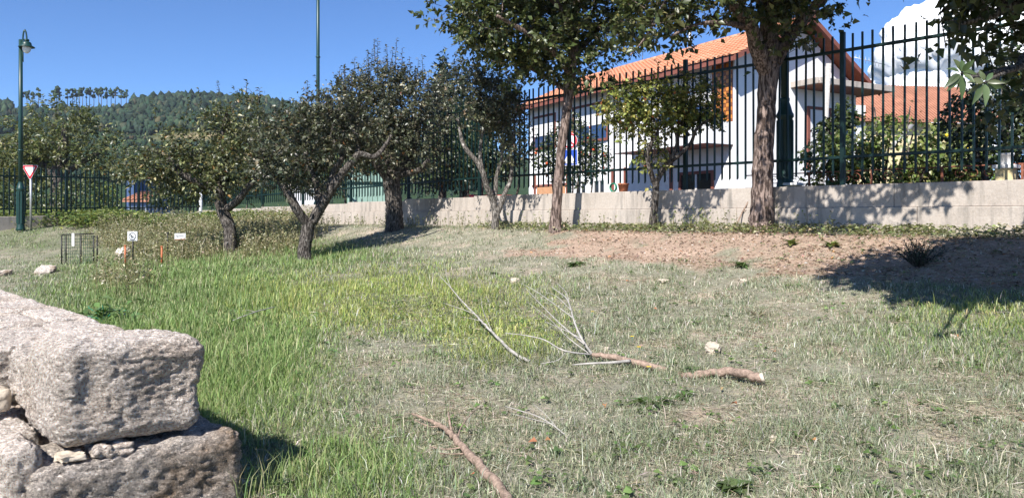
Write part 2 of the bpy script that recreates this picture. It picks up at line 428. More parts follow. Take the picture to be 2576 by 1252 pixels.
# ================================================================== THE SETTING
# colour fields of the garden ground, read in photo columns/rows of the ground point (smooth patches + world noise)
def patch(px, py, x, y, rx, ry, soft=.5):
    q = np.sqrt(((px - x) / rx) ** 2 + ((py - y) / ry) ** 2); return 1 - sm(1 - soft, 1 + soft * .4, q)
def fields(X, Y):
    """dirt, vivid, yellow, dry (tall dry weeds), leafy (broad-leaved strip) in 0..1 for ground points"""
    Z = ground(X, Y); px, py = topx(X, np.maximum(Y, .5), Z)
    d = wall_d(X, Y)
    n1 = fbm2(X, Y, 1.1, 21, 4); n2 = fbm2(X, Y, 3.5, 31, 3); n3 = fbm2(X, Y, .5, 41, 3)
    wob = (n1 - .5) * 120; wobx = (n2 - .5) * 160 + (n3 - .5) * 160
    qx = px + wobx; qy = py + wob * .5
    bank = sm(1240, 1500, qx + (py - 600) * 1.2) * sm(.35, .75, d + (n2 - .5) * .5) * (1 - sm(2.0, 3.2, d + (n1 - .5) * 2.4 + .25 * sm(1900, 1400, px)))
    dirt = bank * (.26 + 1.05 * sm(.33, .54, n1 * .65 + n2 * .35))
    for (x, y, rx, ry, w) in ((1740, 1050, 130, 60, .75), (1420, 1150, 190, 70, .7), (2480, 1100, 170, 60, .9), (1250, 1180, 90, 60, .6),
                              (1520, 770, 160, 20, .5), (1900, 855, 120, 16, .7), (1950, 895, 60, 12, .6), (1660, 880, 60, 12, .6), (2030, 1190, 110, 35, .6), (1420, 1020, 60, 40, .5), (2400, 880, 90, 10, .3)):
        dirt = np.maximum(dirt, patch(qx + (n1 - .5) * 260, qy + (n2 - .5) * 60, x, y, rx * 1.25, ry * 1.25, .95) * w * .62 * sm(.34, .62, n2))
    vivid = patch(qx, qy, 520, 840, 520, 330, .6) * (1 - sm(700, 1020, px - (py - 900) * .45 + wobx * .5))
    vivid = np.maximum(vivid, patch(qx, qy, 720, 640, 330, 50, .7) * .9)
    vivid = np.maximum(vivid, patch(qx, qy, 860, 1200, 250, 140, .6) * .8)
    vivid = np.maximum(vivid, patch(qx, qy, 2440, 830, 330, 130, .95) * .42)
    vivid = np.maximum(vivid, patch(qx, qy, 60, 600, 160, 40, .6) * .5)
    yellow = patch(qx, qy, 1000, 760, 420, 100, .7) * .95
    yellow = np.maximum(yellow, patch(qx, qy, 1200, 830, 230, 90, .7) * .9)
    yellow = np.maximum(yellow, patch(qx, qy, 2450, 785, 260, 50, .9) * .5)
    dry = patch(qx, qy, 480, 615, 330, 52, .5) * (1 - sm(800, 860, px)) * sm(130, 230, px)
    dry = np.maximum(dry, patch(qx, qy, 700, 585, 130, 50, .5))
    dry = np.maximum(dry, patch(qx, qy, 330, 720, 120, 25, .6) * .5)
    leafy = (1 - sm(.5, 1.15, d + (n2 - .5) * .9)) * sm(1130, 1300, px) * sm(-.05, .05, d)
    leafy = np.maximum(leafy, patch(px, qy, 330, 556, 430, 24, .5) * sm(17.5, 20, Y))
    return px, py, d, np.clip(dirt, 0, 1), np.clip(vivid, 0, 1), np.clip(yellow, 0, 1), np.clip(dry, 0, 1), np.clip(leafy, 0, 1), n1, n2, n3
def axis_grid(lo, hi, dense_lo, dense_hi, step, grow=1.18):
    g = list(np.arange(dense_lo, dense_hi + 1e-6, step)); s = step
    while g[-1] < hi: s *= grow; g.append(g[-1] + s)
    s = step
    while g[0] > lo: s *= grow; g.insert(0, g[0] - s)
    return np.array(g)
gx = axis_grid(-1300, 1300, -9, 8, .13, 1.13); gy = axis_grid(-300, 110, 1.5, 17, .13, 1.11)
gy = np.concatenate([gy, [150, 250, 500, 1000, 1400]])
GX, GY = np.meshgrid(gx, gy); gz = ground(GX, GY)
px, py, dd, f_dirt, f_viv, f_yel, f_dry, f_leafy, n1, n2, n3 = fields(GX.ravel(), GY.ravel())
soil = np.array((.41, .305, .235)); thatch = np.array((.28, .272, .205)); green = np.array((.075, .105, .035)); straw = np.array((.44, .375, .30))
c = thatch + (straw - thatch) * sm(.45, .7, n2)[:, None]
c = c + (green - c) * (np.maximum(f_viv, f_yel * .7))[:, None]
c = c + (soil * (.82 + .4 * n1[:, None]) - c) * sm(.25, .6, f_dirt)[:, None]
far = (GY.ravel() > 34) | (dd < -.5) | (np.abs(GX.ravel()) > 30)
c[far] = (.09, .10, .05)
nxg, nyg = len(gx), len(gy)
ii = (np.arange(nyg - 1)[:, None] * nxg + np.arange(nxg - 1)[None, :]).ravel()
ground_o = np_mesh("ground", np.stack([GX.ravel(), GY.ravel(), gz.ravel()], 1), np.stack([ii, ii + 1, ii + 1 + nxg, ii + nxg], 1), M['ground'], color=c, smooth=True, nside=4)
tag(ground_o, "grassy sloping garden ground with bare earth bank", None, None, "structure")

# street and yards behind the garden wall
sa = np.array([-14, -6, 0, 5, 8, 11, 14, 17, 20, 26, 40, 60]); sd = np.array([-.27, -6.5, -30])
SV = []; 
for d_ in sd:
    for a_ in sa:
        p = wall_pt(a_, d_); SV.append((p[0], p[1], float(street(p[0], p[1]))))
q = len(sa); SF = [(j * q + i, j * q + i + 1, (j + 1) * q + i + 1, (j + 1) * q + i) for j in range(2) for i in range(q - 1)]
mb = MB().add(SV, SF); o = mb.build("street", M['asphalt']); tag(o, "asphalt street behind the garden wall", None, None, "structure")

# ---- far hill with its forest
RX = np.array([-2500, -600, 0, 120, 240, 330, 420, 520, 640, 720, 800, 900, 1100, 1400, 2000, 5000])
RYp = np.array([352, 296, 270, 274, 272, 265, 256, 253, 262, 274, 290, 315, 360, 415, 475, 505])
HD = 580.0
def hill_z(X, Y):
    X = np.asarray(X, float); Y = np.asarray(Y, float)
    xp = HX + F * X / np.maximum(Y, 60.)
    ridge = (HY - np.interp(xp, RX, RYp)) / F * HD
    t = np.clip((Y - 120) / (HD - 120), 0, 1); prof = t ** 1.25
    prof = prof + .06 * np.sin(t * 9 + xp * .004) * t * (1 - t) * 4 * .5
    back = 1 - .5 * sm(HD, 1000, Y)
    return E - 2.0 + ridge * prof * back + (fbm2(X, Y, .012, 51, 4) - .5) * 12 * t * (1 - t) * 2 + 2.0 * t
hx = np.linspace(-900, 700, 161); hy = np.concatenate([np.linspace(100, 640, 91), np.linspace(680, 1100, 9)])
HXX, HYY = np.meshgrid(hx, hy); HZ = hill_z(HXX, HYY); HZ[0, :] = E - 4
hp, hq = topx(HXX, HYY, HZ)
n_h = fbm2(HXX, HYY, .02, 61, 4); n_h2 = fbm2(HXX, HYY, .08, 62, 3)
clear = patch(hp + (n_h2 - .5) * 90, hq + (n_h - .5) * 16, 540, 345, 170, 11, .5)
clear = np.maximum(clear, patch(hp, hq, 700, 240, 40, 5, .5)); clear = np.maximum(clear, patch(hp, hq, 1000, 262, 30, 4, .5))
hc = np.array((.045, .075, .036)) * (.7 + .7 * n_h2[..., None]); hc = hc + (np.array((.33, .26, .15)) - hc) * (clear * .9)[..., None]
nx_, ny_ = len(hx), len(hy); ii = (np.arange(ny_ - 1)[:, None] * nx_ + np.arange(nx_ - 1)[None, :]).ravel()
t = NT("hillside"); a = t.n("ShaderNodeAttribute", attribute_name="tint")
f = t.noise(t.coord('Object'), .25, 6, .7); cc = t.mix(1.0, a.outputs['Color'], t.ramp(f, [(.3, (.6, .6, .6)), (.7, (1.35, 1.35, 1.3))]), 'MULTIPLY')
M['hill'] = t.set(cc, .95, .05, normal=t.bump(f, .8, 2.0))
o = np_mesh("hill", np.stack([HXX.ravel(), HYY.ravel(), HZ.ravel()], 1), np.stack([ii, ii + 1, ii + 1 + nx_, ii + nx_], 1), M['hill'], color=hc.reshape(-1, 3), smooth=True, nside=4)
tag(o, "wooded hill rising behind the village", None, None, "structure")
# forest on the hill: thousands of crowns, read as one mass
def crown_proto(nu=6, nv=3):
    V = [(0, 0, 1)]; 
    for i in range(1, nv):
        th = math.pi * i / nv
        for k in range(nu): V.append((math.sin(th) * math.cos(2 * math.pi * k / nu + i * .4), math.sin(th) * math.sin(2 * math.pi * k / nu + i * .4), math.cos(th)))
    V.append((0, 0, -1)); T = []
    for k in range(nu): T.append((0, 1 + k, 1 + (k + 1) % nu))
    for i in range(nv - 2):
        for k in range(nu):
            a0 = 1 + i * nu + k; a1 = 1 + i * nu + (k + 1) % nu; T += [(a0, a0 + nu, a1), (a1, a0 + nu, a1 + nu)]
    b = 1 + (nv - 2) * nu
    for k in range(nu): T.append((b + k, len(V) - 1, b + (k + 1) % nu))
    return np.array(V), np.array(T)
def crowns(C, R, Hh, col, rng, rag=.38):
    v, t = crown_proto(); n = len(C); m = len(v)
    J = 1 + rng.normal(0, rag * .6, (n, m, 1)); V = v[None] * J * np.stack([R, R, Hh], 1)[:, None, :] + C[:, None, :]
    T = t[None] + (np.arange(n) * m)[:, None, None]
    return V.reshape(-1, 3), T.reshape(-1, 3), np.repeat(col, m, 0)
rng = np.random.default_rng(5)
N = 19000; fy = 180 + 440 * rng.random(N) ** .75; fxp = rng.uniform(-250, 1250, N); fx = (fxp - HX) / F * fy; fz = hill_z(fx, fy)
fp, fq = topx(fx, fy, fz); nn = fbm2(fx, fy, .02, 71, 3); nn2 = fbm2(fx, fy, .05, 72, 3)
upper = fq < 338 + (nn - .5) * 26
cl = patch(fp + (nn2 - .5) * 90, fq, 540, 345, 180, 13, .4) > .35
cl |= (patch(fp, fq, 700, 240, 45, 6, .5) > .4) | (patch(fp, fq, 1000, 262, 34, 5, .5) > .4)
cl |= (fp > 30) & (fp < 330) & (fy > 505)
keep = ~cl & (upper | (rng.random(N) < .5))
fx, fy, fz, upper, nn = fx[keep], fy[keep], fz[keep], upper[keep], nn2[keep]; N = len(fx)
R = np.where(upper, rng.uniform(1.0, 2.3, N), rng.uniform(.6, 1.3, N)); R = R * (fy / 560) ** .9; Hh = R * rng.uniform(1.0, 1.9, N)
colr = tints(N, [(4, (.022, .040, .026)), (3, (.032, .055, .033)), (1.5, (.046, .066, .038)), (.4, (.07, .07, .04))], .22, rng) * (.75 + .6 * nn[:, None])
V, T, Cc = crowns(np.stack([fx, fy, fz + Hh * np.where(upper, 1.15, .6)], 1), R, Hh, colr, rng, .62)
M['forest'] = leafmat("far_foliage", .1, .8, .1)
o = np_mesh("hill_forest", V, T, M['forest'], color=Cc); tag(o, "dense pine forest covering the far hillside", "forest", None, "stuff")

# pines standing clear on the ridge
PINES = sorted([(55, 232, 22), (68, 228, 26), (82, 230, 26), (97, 222, 30), (138, 220, 34), (143, 222, 32), (142, 216, 38), (148, 217, 36),
         (170, 224, 34), (184, 222, 40), (192, 219, 44), (201, 220, 44), (208, 218, 46), (217, 222, 46), (226, 219, 48), (236, 220, 48), (248, 221, 48), (255, 220, 48), (268, 221, 48),
         (280, 222, 46), (290, 221, 48), (304, 222, 46), (318, 226, 40)])
PINE_L = ["low bushy pine at the far left end of the ridge"]
rng = np.random.default_rng(9); cnt_p = {}
for k, (x, ytop, hpx) in enumerate(PINES):
    Yp = 520 + rng.uniform(-12, 12); top = P(x, ytop, Yp); gz_ = float(hill_z(top.x, Yp)) - 1.0; H_ = top.z - gz_
    grp = "tall pines in silhouette along the ridge"
    if x < 110: lab = "short pine in the loose left ridge row"; grp = "short pines at the left end of the ridge"
    elif x < 160: lab = "pine in the small ridge clump beside the lamp post"; grp = "isolated clump of ridge pines"
    else: lab = "tall bare-trunked pine in the dense ridge row"
    ORD = "first second third fourth fifth sixth seventh eighth ninth tenth eleventh twelfth thirteenth fourteenth fifteenth sixteenth".split()
    cnt_p[grp] = cnt_p.get(grp, 0) + 1; lab = ORD[cnt_p[grp] - 1] + " from the left: " + lab
    r_ = thing("pine_tree", lab, "tree", (top.x, Yp, gz_), 0, grp)
    MB().tube([(0, 0, 0), (rng.normal(0, .2), 0, H_ * .5), (0, 0, H_ * .93)], [.28, .22, .1], 5).build("trunk", M['bark_pear'], r_)
    nb = 12; a_ = rng.random(nb) * 6.28; rr = rng.uniform(.1, 1.5, nb)
    C = np.stack([np.cos(a_) * rr, np.sin(a_) * rr, H_ * (1 - rng.uniform(.02, .34, nb))], 1)
    v, t_, cc = crowns(C, rng.uniform(.5, 1.2, nb), rng.uniform(.5, 1.2, nb), tints(nb, [(1, (.035, .06, .033)), (1, (.05, .08, .04))], .2, rng), rng, .45)
    tag(np_mesh("crown", v, t_, M['forest'], r_, color=cc), kind="stuff")

# ---- cloud far behind the house
rng = np.random.default_rng(3)
def cloud():
    spec = [(2320, 110, 95), (2260, 150, 60), (2230, 190, 45), (2380, 70, 75), (2440, 120, 110), (2300, 200, 90), (2400, 220, 110), (2520, 180, 130), (2210, 215, 28), (2345, 45, 32), (2420, 40, 45), (2285, 95, 42), (2500, 60, 70), (2620, 120, 150), (2330, 260, 120), (2480, 280, 130), (2248, 120, 26), (2306, 66, 24), (2372, 32, 26), (2268, 70, 20), (2236, 150, 20), (2215, 180, 18), (2280, 48, 20), (2325, 30, 20), (2352, 22, 18), (2196, 222, 16), (2400, 18, 24), (2290, 120, 40), (2335, 70, 40), (2255, 180, 34)]
    Vs = []; Ts = []; o = 0; Y = 2400.
    for (x, y, r) in spec:
        n = 26; th = np.linspace(0, math.pi, n); ph = np.linspace(0, 2 * math.pi, 2 * n, endpoint=False)
        TH, PH = np.meshgrid(th, ph, indexing='ij'); d = np.stack([np.sin(TH) * np.cos(PH), np.sin(TH) * np.sin(PH), np.cos(TH)], -1)
        c = np.array(P(x, y, Y + rng.uniform(-60, 60))); R_ = r / F * Y
        p = c + d * R_; dn = (fbm(p / 45., 5, 4, .55) - .5) * .62
        p = c + d * R_ * (1 + dn[..., None])
        i = (np.arange(n - 1)[:, None] * 2 * n + np.arange(2 * n)[None, :]); j = (np.arange(n - 1)[:, None] * 2 * n + ((np.arange(2 * n) + 1) % (2 * n))[None, :])
        Vs.append(p.reshape(-1, 3)); Ts.append(np.stack([i, j, j + 2 * n, i + 2 * n], -1).reshape(-1, 4) + o); o += 2 * n * n
    return np.concatenate(Vs), np.concatenate(Ts)
V, T = cloud(); o = np_mesh("cloud", V, T, M['cloud'], smooth=True, nside=4)
tag(o, "bright white cumulus cloud above the orange roof behind the fence", "cloud", None, "structure")

# ================================================================== GARDEN WALL AND FENCES
def wdz(a): return float(np.interp(a, [9, 17, 26], [0, -.12, -.25]))
WANG = math.atan2(WD[1], WD[0])
gw = thing("garden_wall", "long weathered concrete garden wall under the tall green fence", "wall", (W0[0], W0[1], E - .2), WANG)
# local frame of the wall: x runs along it away from the camera, y points to its street side (left of travel is garden side)
def wl(a, d, z): return (a, d, z)
edges = [-4.2, -1.6, .55, 2.05, 3.2, 5.15, 6.75, 9.3, 11.9, 14.5, 17.1, 19.7, 22.3, 25.0]
side = 1.0 if Matrix.Rotation(WANG, 3, 'Z') @ Vector((0, 1, 0)) @ Vector((WN[0], WN[1], 0)) < 0 else -1.0   # +1: local +y faces the garden
for i in range(len(edges) - 1):
    a0, a1 = edges[i], edges[i + 1]; z = wdz((a0 + a1) / 2) + .646
    y0, y1 = sorted((side * 0.0, -side * .26)); j = random.uniform(-.004, .004)
    MB().box(a0 + .002, a1 - .002, y0 + j, y1 + j, .33, z, .006).build("concrete_panel", M['concrete'], gw)
    y0, y1 = sorted((side * .035, -side * .28))
    MB().box(a0 - .3 + .002, a1 - .3 - .002, y0, y1, -1.4, .328, .01).build("concrete_panel", M['concrete'], gw)
# tall fence on the wall
fo = wall_pt(0, -.13)
fence = thing("metal_fence", "tall dark green bar fence standing on the concrete garden wall", "fence", (fo[0], fo[1], E), WANG)
bar_me = MB().add([(-.0122, -.0122, .03), (.0122, -.0122, .03), (.0122, .0122, 0), (-.0122, .0122, 0), (-.0122, -.0122, 2.0), (.0122, -.0122, 2.0), (.0122, .0122, 2.0), (-.0122, .0122, 2.0)],
                  [(0, 1, 2, 3), (4, 5, 6, 7), (0, 1, 5, 4), (1, 2, 6, 5), (2, 3, 7, 6), (3, 0, 4, 7)]).mesh("bar")
post_me = MB().box(-.032, .032, -.032, .032, 0, 2.18, .004).mesh("post")
posts = [1.3 + 2.65 * k for k in range(-2, 10)]
for i, p in enumerate(posts):
    link("post", post_me, M['fence'], fence, (p, 0, .446 + wdz(p)))
    if i + 1 < len(posts):
        z0, z1 = wdz(p), wdz(posts[i + 1]); dp = 2.65
        for zr in (.846, 2.36):
            mb = MB().box(p + .032, p + dp - .032, -.03, .03, zr - .02, zr + .02, .003)
            mb.v = [(x, y, z + z0 + (z1 - z0) * (x - p) / dp) for x, y, z in mb.v]; mb.build("rail", M['fence'], fence)
        nb = 19
        for k in range(1, nb):
            a_ = p + dp * k / nb
            b = link("bar", bar_me, M['fence'], fence, (a_, 0, .585 + z0 + (z1 - z0) * k / nb))
            b.rotation_euler = (random.gauss(0, .004), random.gauss(0, .004), 0)
# lower fence closing the garden on the left
LA = Vector((-11.2, 27.9, 0)); LB = Vector((-16.4, 20.1, 0)); LDIR = (LB - LA).normalized(); LLEN = (LB - LA).length
def lz(t): return lerp(.08, -.12, t / LLEN)
lf = thing("metal_fence", "lower green bar fence in front of the chestnut and village at the left", "fence", (LA.x, LA.y, E), math.atan2(LDIR.y, LDIR.x))
bar2 = MB().box(-.016, .016, -.016, .016, .1, 1.48).mesh("bar"); post2 = MB().box(-.035, .035, -.035, .035, -.15, 1.46, .004).mesh("post")
pp = np.linspace(0, LLEN, 5)
for i, p in enumerate(pp):
    link("post", post2, M['fence'], lf, (p, 0, lz(p)))
    if i < 4:
        for zr in (.28, 1.24):
            mb = MB().box(p + .035, pp[i + 1] - .035, -.028, .028, zr - .022, zr + .022, .003)
            mb.v = [(x, y, z + lz(x)) for x, y, z in mb.v]; mb.build("rail", M['fence'], lf)
        nb = 16
        for k in range(1, nb):
            a_ = p + (pp[i + 1] - p) * k / nb; link("bar", bar2, M['fence'], lf, (a_, 0, lz(a_)))
kw = thing("kerb_wall", "low concrete kerb under the left green fence", "wall", (LA.x, LA.y, E), math.atan2(LDIR.y, LDIR.x))
for i in range(4):
    mb = MB().box(pp[i] + .01, pp[i + 1] - .01, -.1, .1, -.9, .06, .01); mb.v = [(x, y, z + (lz(x) if z > -.5 else 0)) for x, y, z in mb.v]
    mb.build("concrete_panel", M['concrete'], kw)

# ================================================================== TREES
def tree(name, label, base, limbs, blobs, ntw, per, tl, leafL, leafW, stops, bark, nsub=26, seed=1, group=None, hole=.45, nscale=1.6, up=.55, shoots=(), extra=None, outw=.9, lift=.55, cat="tree", shell=.35, var=.22):
    rng = np.random.default_rng(seed); rnd = random.Random(seed)
    base = Vector(base); root = thing(name, label, cat, base, 0, group)
    tr = MB(); skel = []
    for li, limb in enumerate(limbs):
        pts = [(Vector(p) - base, r) for p, r in limb]
        sp = smooth_path(pts, 5)
        n = 12 if sp[0][1] > .07 else 8
        sp = [(p + Vector((rnd.gauss(0, 1), rnd.gauss(0, 1), 0)) * r * (.0 if i == 0 else .035), r * (1 + rnd.gauss(0, .025))) for i, (p, r) in enumerate(sp)]
        tr.tube([p for p, r in sp], [r for p, r in sp], n, True, .03); skel += sp
    tr.build("trunk", M[bark], root)
    bl = [(np.array(Vector(c) - base), np.array(R), w) for c, R, w in blobs]
    br = MB()
    S = np.array([p[:] for p, r in skel]); SR = [r for p, r in skel]
    tgt, _ = blob_points(bl, nsub, .25, hole * .6, nscale, seed, rng)
    order = np.argsort([np.min(np.linalg.norm(S - t, axis=1)) for t in tgt])
    for q in order:
        t = Vector(tgt[q]); dist = np.linalg.norm(S - tgt[q], axis=1) + np.maximum(0, S[:, 2] - tgt[q][2]) * .6; k = int(np.argmin(dist)); a = Vector(S[k]); r0 = min(SR[k] * .6, .012 + .012 * (t - a).length)
        m1 = a.lerp(t, .35) + Vector((rnd.gauss(0, .08), rnd.gauss(0, .08), -.04)) * (t - a).length; m2 = a.lerp(t, .72) + Vector((rnd.gauss(0, .07), rnd.gauss(0, .07), .06)) * (t - a).length
        sp = smooth_path([(a, r0), (m1, r0 * .75), (m2, r0 * .5), (t, r0 * .25)], 3)
        br.tube([p for p, r in sp], [r for p, r in sp], 5, False)
        S = np.concatenate([S, np.array([p[:] for p, r in sp[3:]])]); SR += [r for p, r in sp[3:]]
    parts = []
    P0, Nr = blob_points(bl, ntw, shell, hole, nscale, seed, rng)
    D = norm(Nr * outw + rand_dirs(ntw, rng) * .8 + np.array([0, 0, lift]))
    parts.append(twig_leaves(P0, D, per, tl, leafL, leafW, stops, rng, up, var))
    # thin twigs: short stalks under some of the leaf sprays
    for q in range(0, ntw, 3):
        a = Vector(P0[q]); d = Vector(D[q]); br.tube([a - d * .12, a + d * tl * .5, a + d * tl], [.005, .004, .002], 3, False)
    for (p, h, lean) in shoots:                       # upright water shoots above the crown
        a = Vector(p) - base; pts = [a + Vector((lean * (i / 5) ** 1.3 * h + rnd.gauss(0, .012), rnd.gauss(0, .03), h * i / 5)) for i in range(6)]
        br.tube(pts, [.009, .008, .007, .006, .004, .003], 4, False)
        m = int(h / .032); tt = np.linspace(.05, 1, m); A = np.array([pts[min(int(x * 5), 4)].lerp(pts[min(int(x * 5) + 1, 5)], x * 5 - min(int(x * 5), 4))[:] for x in tt])
        sd_ = norm(rand_dirs(m, rng) * np.array([1, 1, .2])); L = leafL * rng.uniform(.7, 1.2, m)
        parts.append(leaf_arrays(A, sd_ + np.array([0, 0, .35]), norm(rand_dirs(m, rng) * .5 + np.array([0, 0, .8])), L, L * leafW, tints(m, stops, var, rng), droop=.35))
    if extra: parts += extra(base, rng)
    tag(br.build("branches", M[bark], root), kind="stuff")
    V, T, C = merge(parts)
    tag(np_mesh("crown", V, T, M['leaf'], root, color=C), kind="stuff")
    return root
def L_(Y, *pts):                                       # limb from photo points (x, y, radius[, depth offset])
    return [(P(p[0], p[1], Y + (p[3] if len(p) > 3 else 0)), p[2]) for p in pts]
def B_(Y, x, y, rx, ry, rz, w=None, dY=0): 
    return (P(x, y, Y + dY), (rx / F * Y, rz, ry / F * Y), w if w is not None else rx * ry * rz)
pear_c = [(4, (.074, .088, .040)), (3.4, (.108, .122, .054)), (2.4, (.18, .19, .085)), (1.3, (.25, .235, .10)), (.25, (.23, .13, .04)), (.5, (.030, .042, .018))]
pear_dark = [(5, (.066, .074, .046)), (3.4, (.10, .106, .064)), (2.0, (.165, .168, .105)), (.7, (.22, .19, .11)), (.12, (.20, .09, .035))]
pear_y = [(4, (.15, .18, .042)), (4, (.21, .235, .06)), (2.4, (.30, .29, .085)), (.7, (.30, .25, .05)), (.25, (.34, .13, .04)), (1.5, (.065, .09, .025))]
oak_c = [(5, (.062, .080, .028)), (3, (.088, .108, .038)), (1.8, (.135, .15, .055)), (.7, (.20, .195, .07))]

Y = 18.0; b = ghit(580, 634); Y = b.y
tree("pear_tree", "leftmost gnarled pear tree with dark forked trunk and wide low crown", b,
     [[(b - Vector((0, 0, .15)), .17)] + L_(Y, (580, 615, .14), (577, 575, .135), (562, 535, .135), (553, 505, .13)),
      L_(Y, (558, 525, .11), (545, 478, .10, -.1), (500, 458, .085, -.2), (455, 435, .075, -.3), (425, 400, .06, -.3), (398, 382, .045, -.4), (365, 372, .03, -.4)),
      L_(Y, (550, 480, .08, -.1), (515, 440, .06, .3), (470, 400, .045, .6), (440, 360, .03, .7)),
      L_(Y, (560, 515, .10), (556, 470, .09, .2), (566, 420, .075, .1), (556, 370, .06), (560, 330, .04), (572, 280, .025)),
      L_(Y, (570, 525, .09), (598, 505, .08, -.2), (625, 470, .07, -.3), (645, 445, .06, -.2), (655, 400, .045), (662, 360, .03)),
      L_(Y, (560, 440, .06), (600, 405, .05, .4), (620, 360, .035, .5), (628, 310, .02, .5))],
     [B_(Y, 430, 406, 95, 50, .9, dY=-.2), B_(Y, 525, 369, 90, 65, 1.1), B_(Y, 600, 339, 72, 72, 1.0), B_(Y, 610, 419, 75, 70, 1.0), B_(Y, 500, 449, 110, 50, 1.0), B_(Y, 345, 424, 75, 35, .7), B_(Y, 565, 489, 70, 35, .8, 50), B_(Y, 590, 284, 60, 35, .5), B_(Y, 665, 384, 40, 70, .8), B_(Y, 480, 434, 150, 40, .9)],
     1150, 13, .30, .092, .27, pear_c, 'bark_pear', 40, 21, hole=.52,
     shoots=[(P(505, 270, Y), .42, -.1), (P(470, 290, Y), .35, .05), (P(620, 240, Y), .30, .1), (P(552, 240, Y), .3, -.1), (P(650, 260, Y), .35, .1), (P(395, 300, Y), .45, -.25), (P(640, 330, Y), .5, .2)])
b = ghit(768, 652); Y = b.y
tree("pear_tree", "pear tree with two thick lichen-spotted limbs forking low in the dry weeds", b,
     [[(b - Vector((0, 0, .15)), .16)] + L_(Y, (767, 625, .125), (772, 585, .12), (778, 555, .125)),
      L_(Y, (775, 565, .09), (752, 535, .085, -.15), (735, 505, .08, -.2), (718, 475, .07, -.2), (700, 455, .06, -.1), (668, 440, .045), (640, 425, .03)),
      L_(Y, (785, 560, .10), (808, 520, .095), (832, 480, .085, -.1), (858, 440, .075, -.15), (885, 408, .07, -.2), (905, 388, .062, -.2), (940, 395, .052, -.1), (965, 372, .04), (985, 340, .025)),
      L_(Y, (805, 520, .08), (798, 470, .07, .2), (782, 430, .06, .3), (770, 385, .045, .3), (778, 340, .04, .2), (768, 300, .03, .2), (755, 270, .02)),
      L_(Y, (825, 490, .06), (838, 435, .055, .1), (860, 400, .05), (852, 375, .045), (835, 345, .035), (838, 315, .02)),
      L_(Y, (895, 395, .05), (902, 350, .04, .1), (880, 310, .03, .2), (885, 260, .02, .2))],
     [B_(Y, 735, 374, 75, 90, .9), B_(Y, 810, 354, 80, 80, .9, dY=.3), B_(Y, 870, 324, 70, 70, .8, dY=.3), B_(Y, 690, 424, 50, 45, .7), B_(Y, 780, 444, 80, 45, .8, dY=.4), B_(Y, 880, 384, 60, 40, .7, dY=.4), B_(Y, 720, 464, 45, 28, .5), B_(Y, 665, 364, 40, 60, .6), B_(Y, 830, 274, 60, 40, .6)],
     1050, 13, .27, .082, .27, pear_dark, 'bark_pear', 40, 22,
     shoots=[(P(770, 270, Y), .5, .1), (P(800, 250, Y), .42, -.05), (P(865, 220, Y), .42, .05), (P(850, 235, Y), .5, .1), (P(730, 290, Y), .3, -.05), (P(885, 215, Y), .3, .1)])
b = ghit(992, 578); Y = b.y
tree("pear_tree", "stout pale-barked pear tree with tall upright shoots close to the wall", b,
     [[(b - Vector((0, 0, .15)), .24)] + L_(Y, (993, 560, .20), (992, 520, .185), (986, 470, .19), (984, 440, .2)),
      L_(Y, (980, 455, .13), (955, 420, .11, -.2), (925, 385, .09, -.3), (905, 340, .07, -.2), (900, 290, .05), (905, 240, .03)),
      L_(Y, (990, 450, .13), (1018, 415, .11), (1040, 375, .09, .2), (1052, 325, .06, .2), (1058, 270, .03)),
      L_(Y, (984, 445, .12), (978, 390, .10, .3), (985, 330, .08, .3), (972, 270, .05), (965, 220, .03)),
      L_(Y, (1000, 440, .08), (1050, 430, .06, -.3), (1080, 400, .04, -.4))],
     [B_(Y, 920, 310, 75, 95, 1.0), B_(Y, 990, 270, 80, 85, 1.0), B_(Y, 1050, 300, 55, 85, .9), B_(Y, 970, 370, 110, 60, 1.0), B_(Y, 1060, 390, 45, 50, .7), B_(Y, 900, 400, 50, 40, .6), B_(Y, 970, 205, 85, 40, .7), B_(Y, 890, 250, 50, 60, .7), B_(Y, 1075, 255, 40, 70, .7)],
     1450, 13, .28, .082, .27, pear_dark, 'bark_pear', 40, 23, hole=.48,
     shoots=[(P(918, 200, Y), .62, .12), (P(943, 190, Y), .8, 0), (P(950, 200, Y), .88, -.02), (P(995, 195, Y), .85, .02), (P(965, 200, Y), .5, .05), (P(930, 215, Y), .55, .05), (P(1020, 210, Y), .45, .05), (P(1062, 220, Y), .72, .02), (P(1075, 250, Y), .5, .1), (P(870, 230, Y), .6, -.05), (P(885, 225, Y), .4, 0), (P(1000, 215, Y), .5, -.05), (P(980, 205, Y), .4, .08), (P(905, 215, Y), .5, -.08), (P(1040, 225, Y), .4, .04), (P(955, 210, Y), .5, .06), (P(925, 190, Y), .55, .03), (P(975, 180, Y), .6, -.03), (P(1010, 190, Y), .6, .03), (P(1030, 205, Y), .55, .0), (P(1050, 215, Y), .6, .03), (P(895, 210, Y), .55, -.04), (P(860, 240, Y), .5, -.05), (P(985, 175, Y), .5, .04), (P(935, 180, Y), .5, -.02)])
b = ghit(1246, 577); Y = b.y
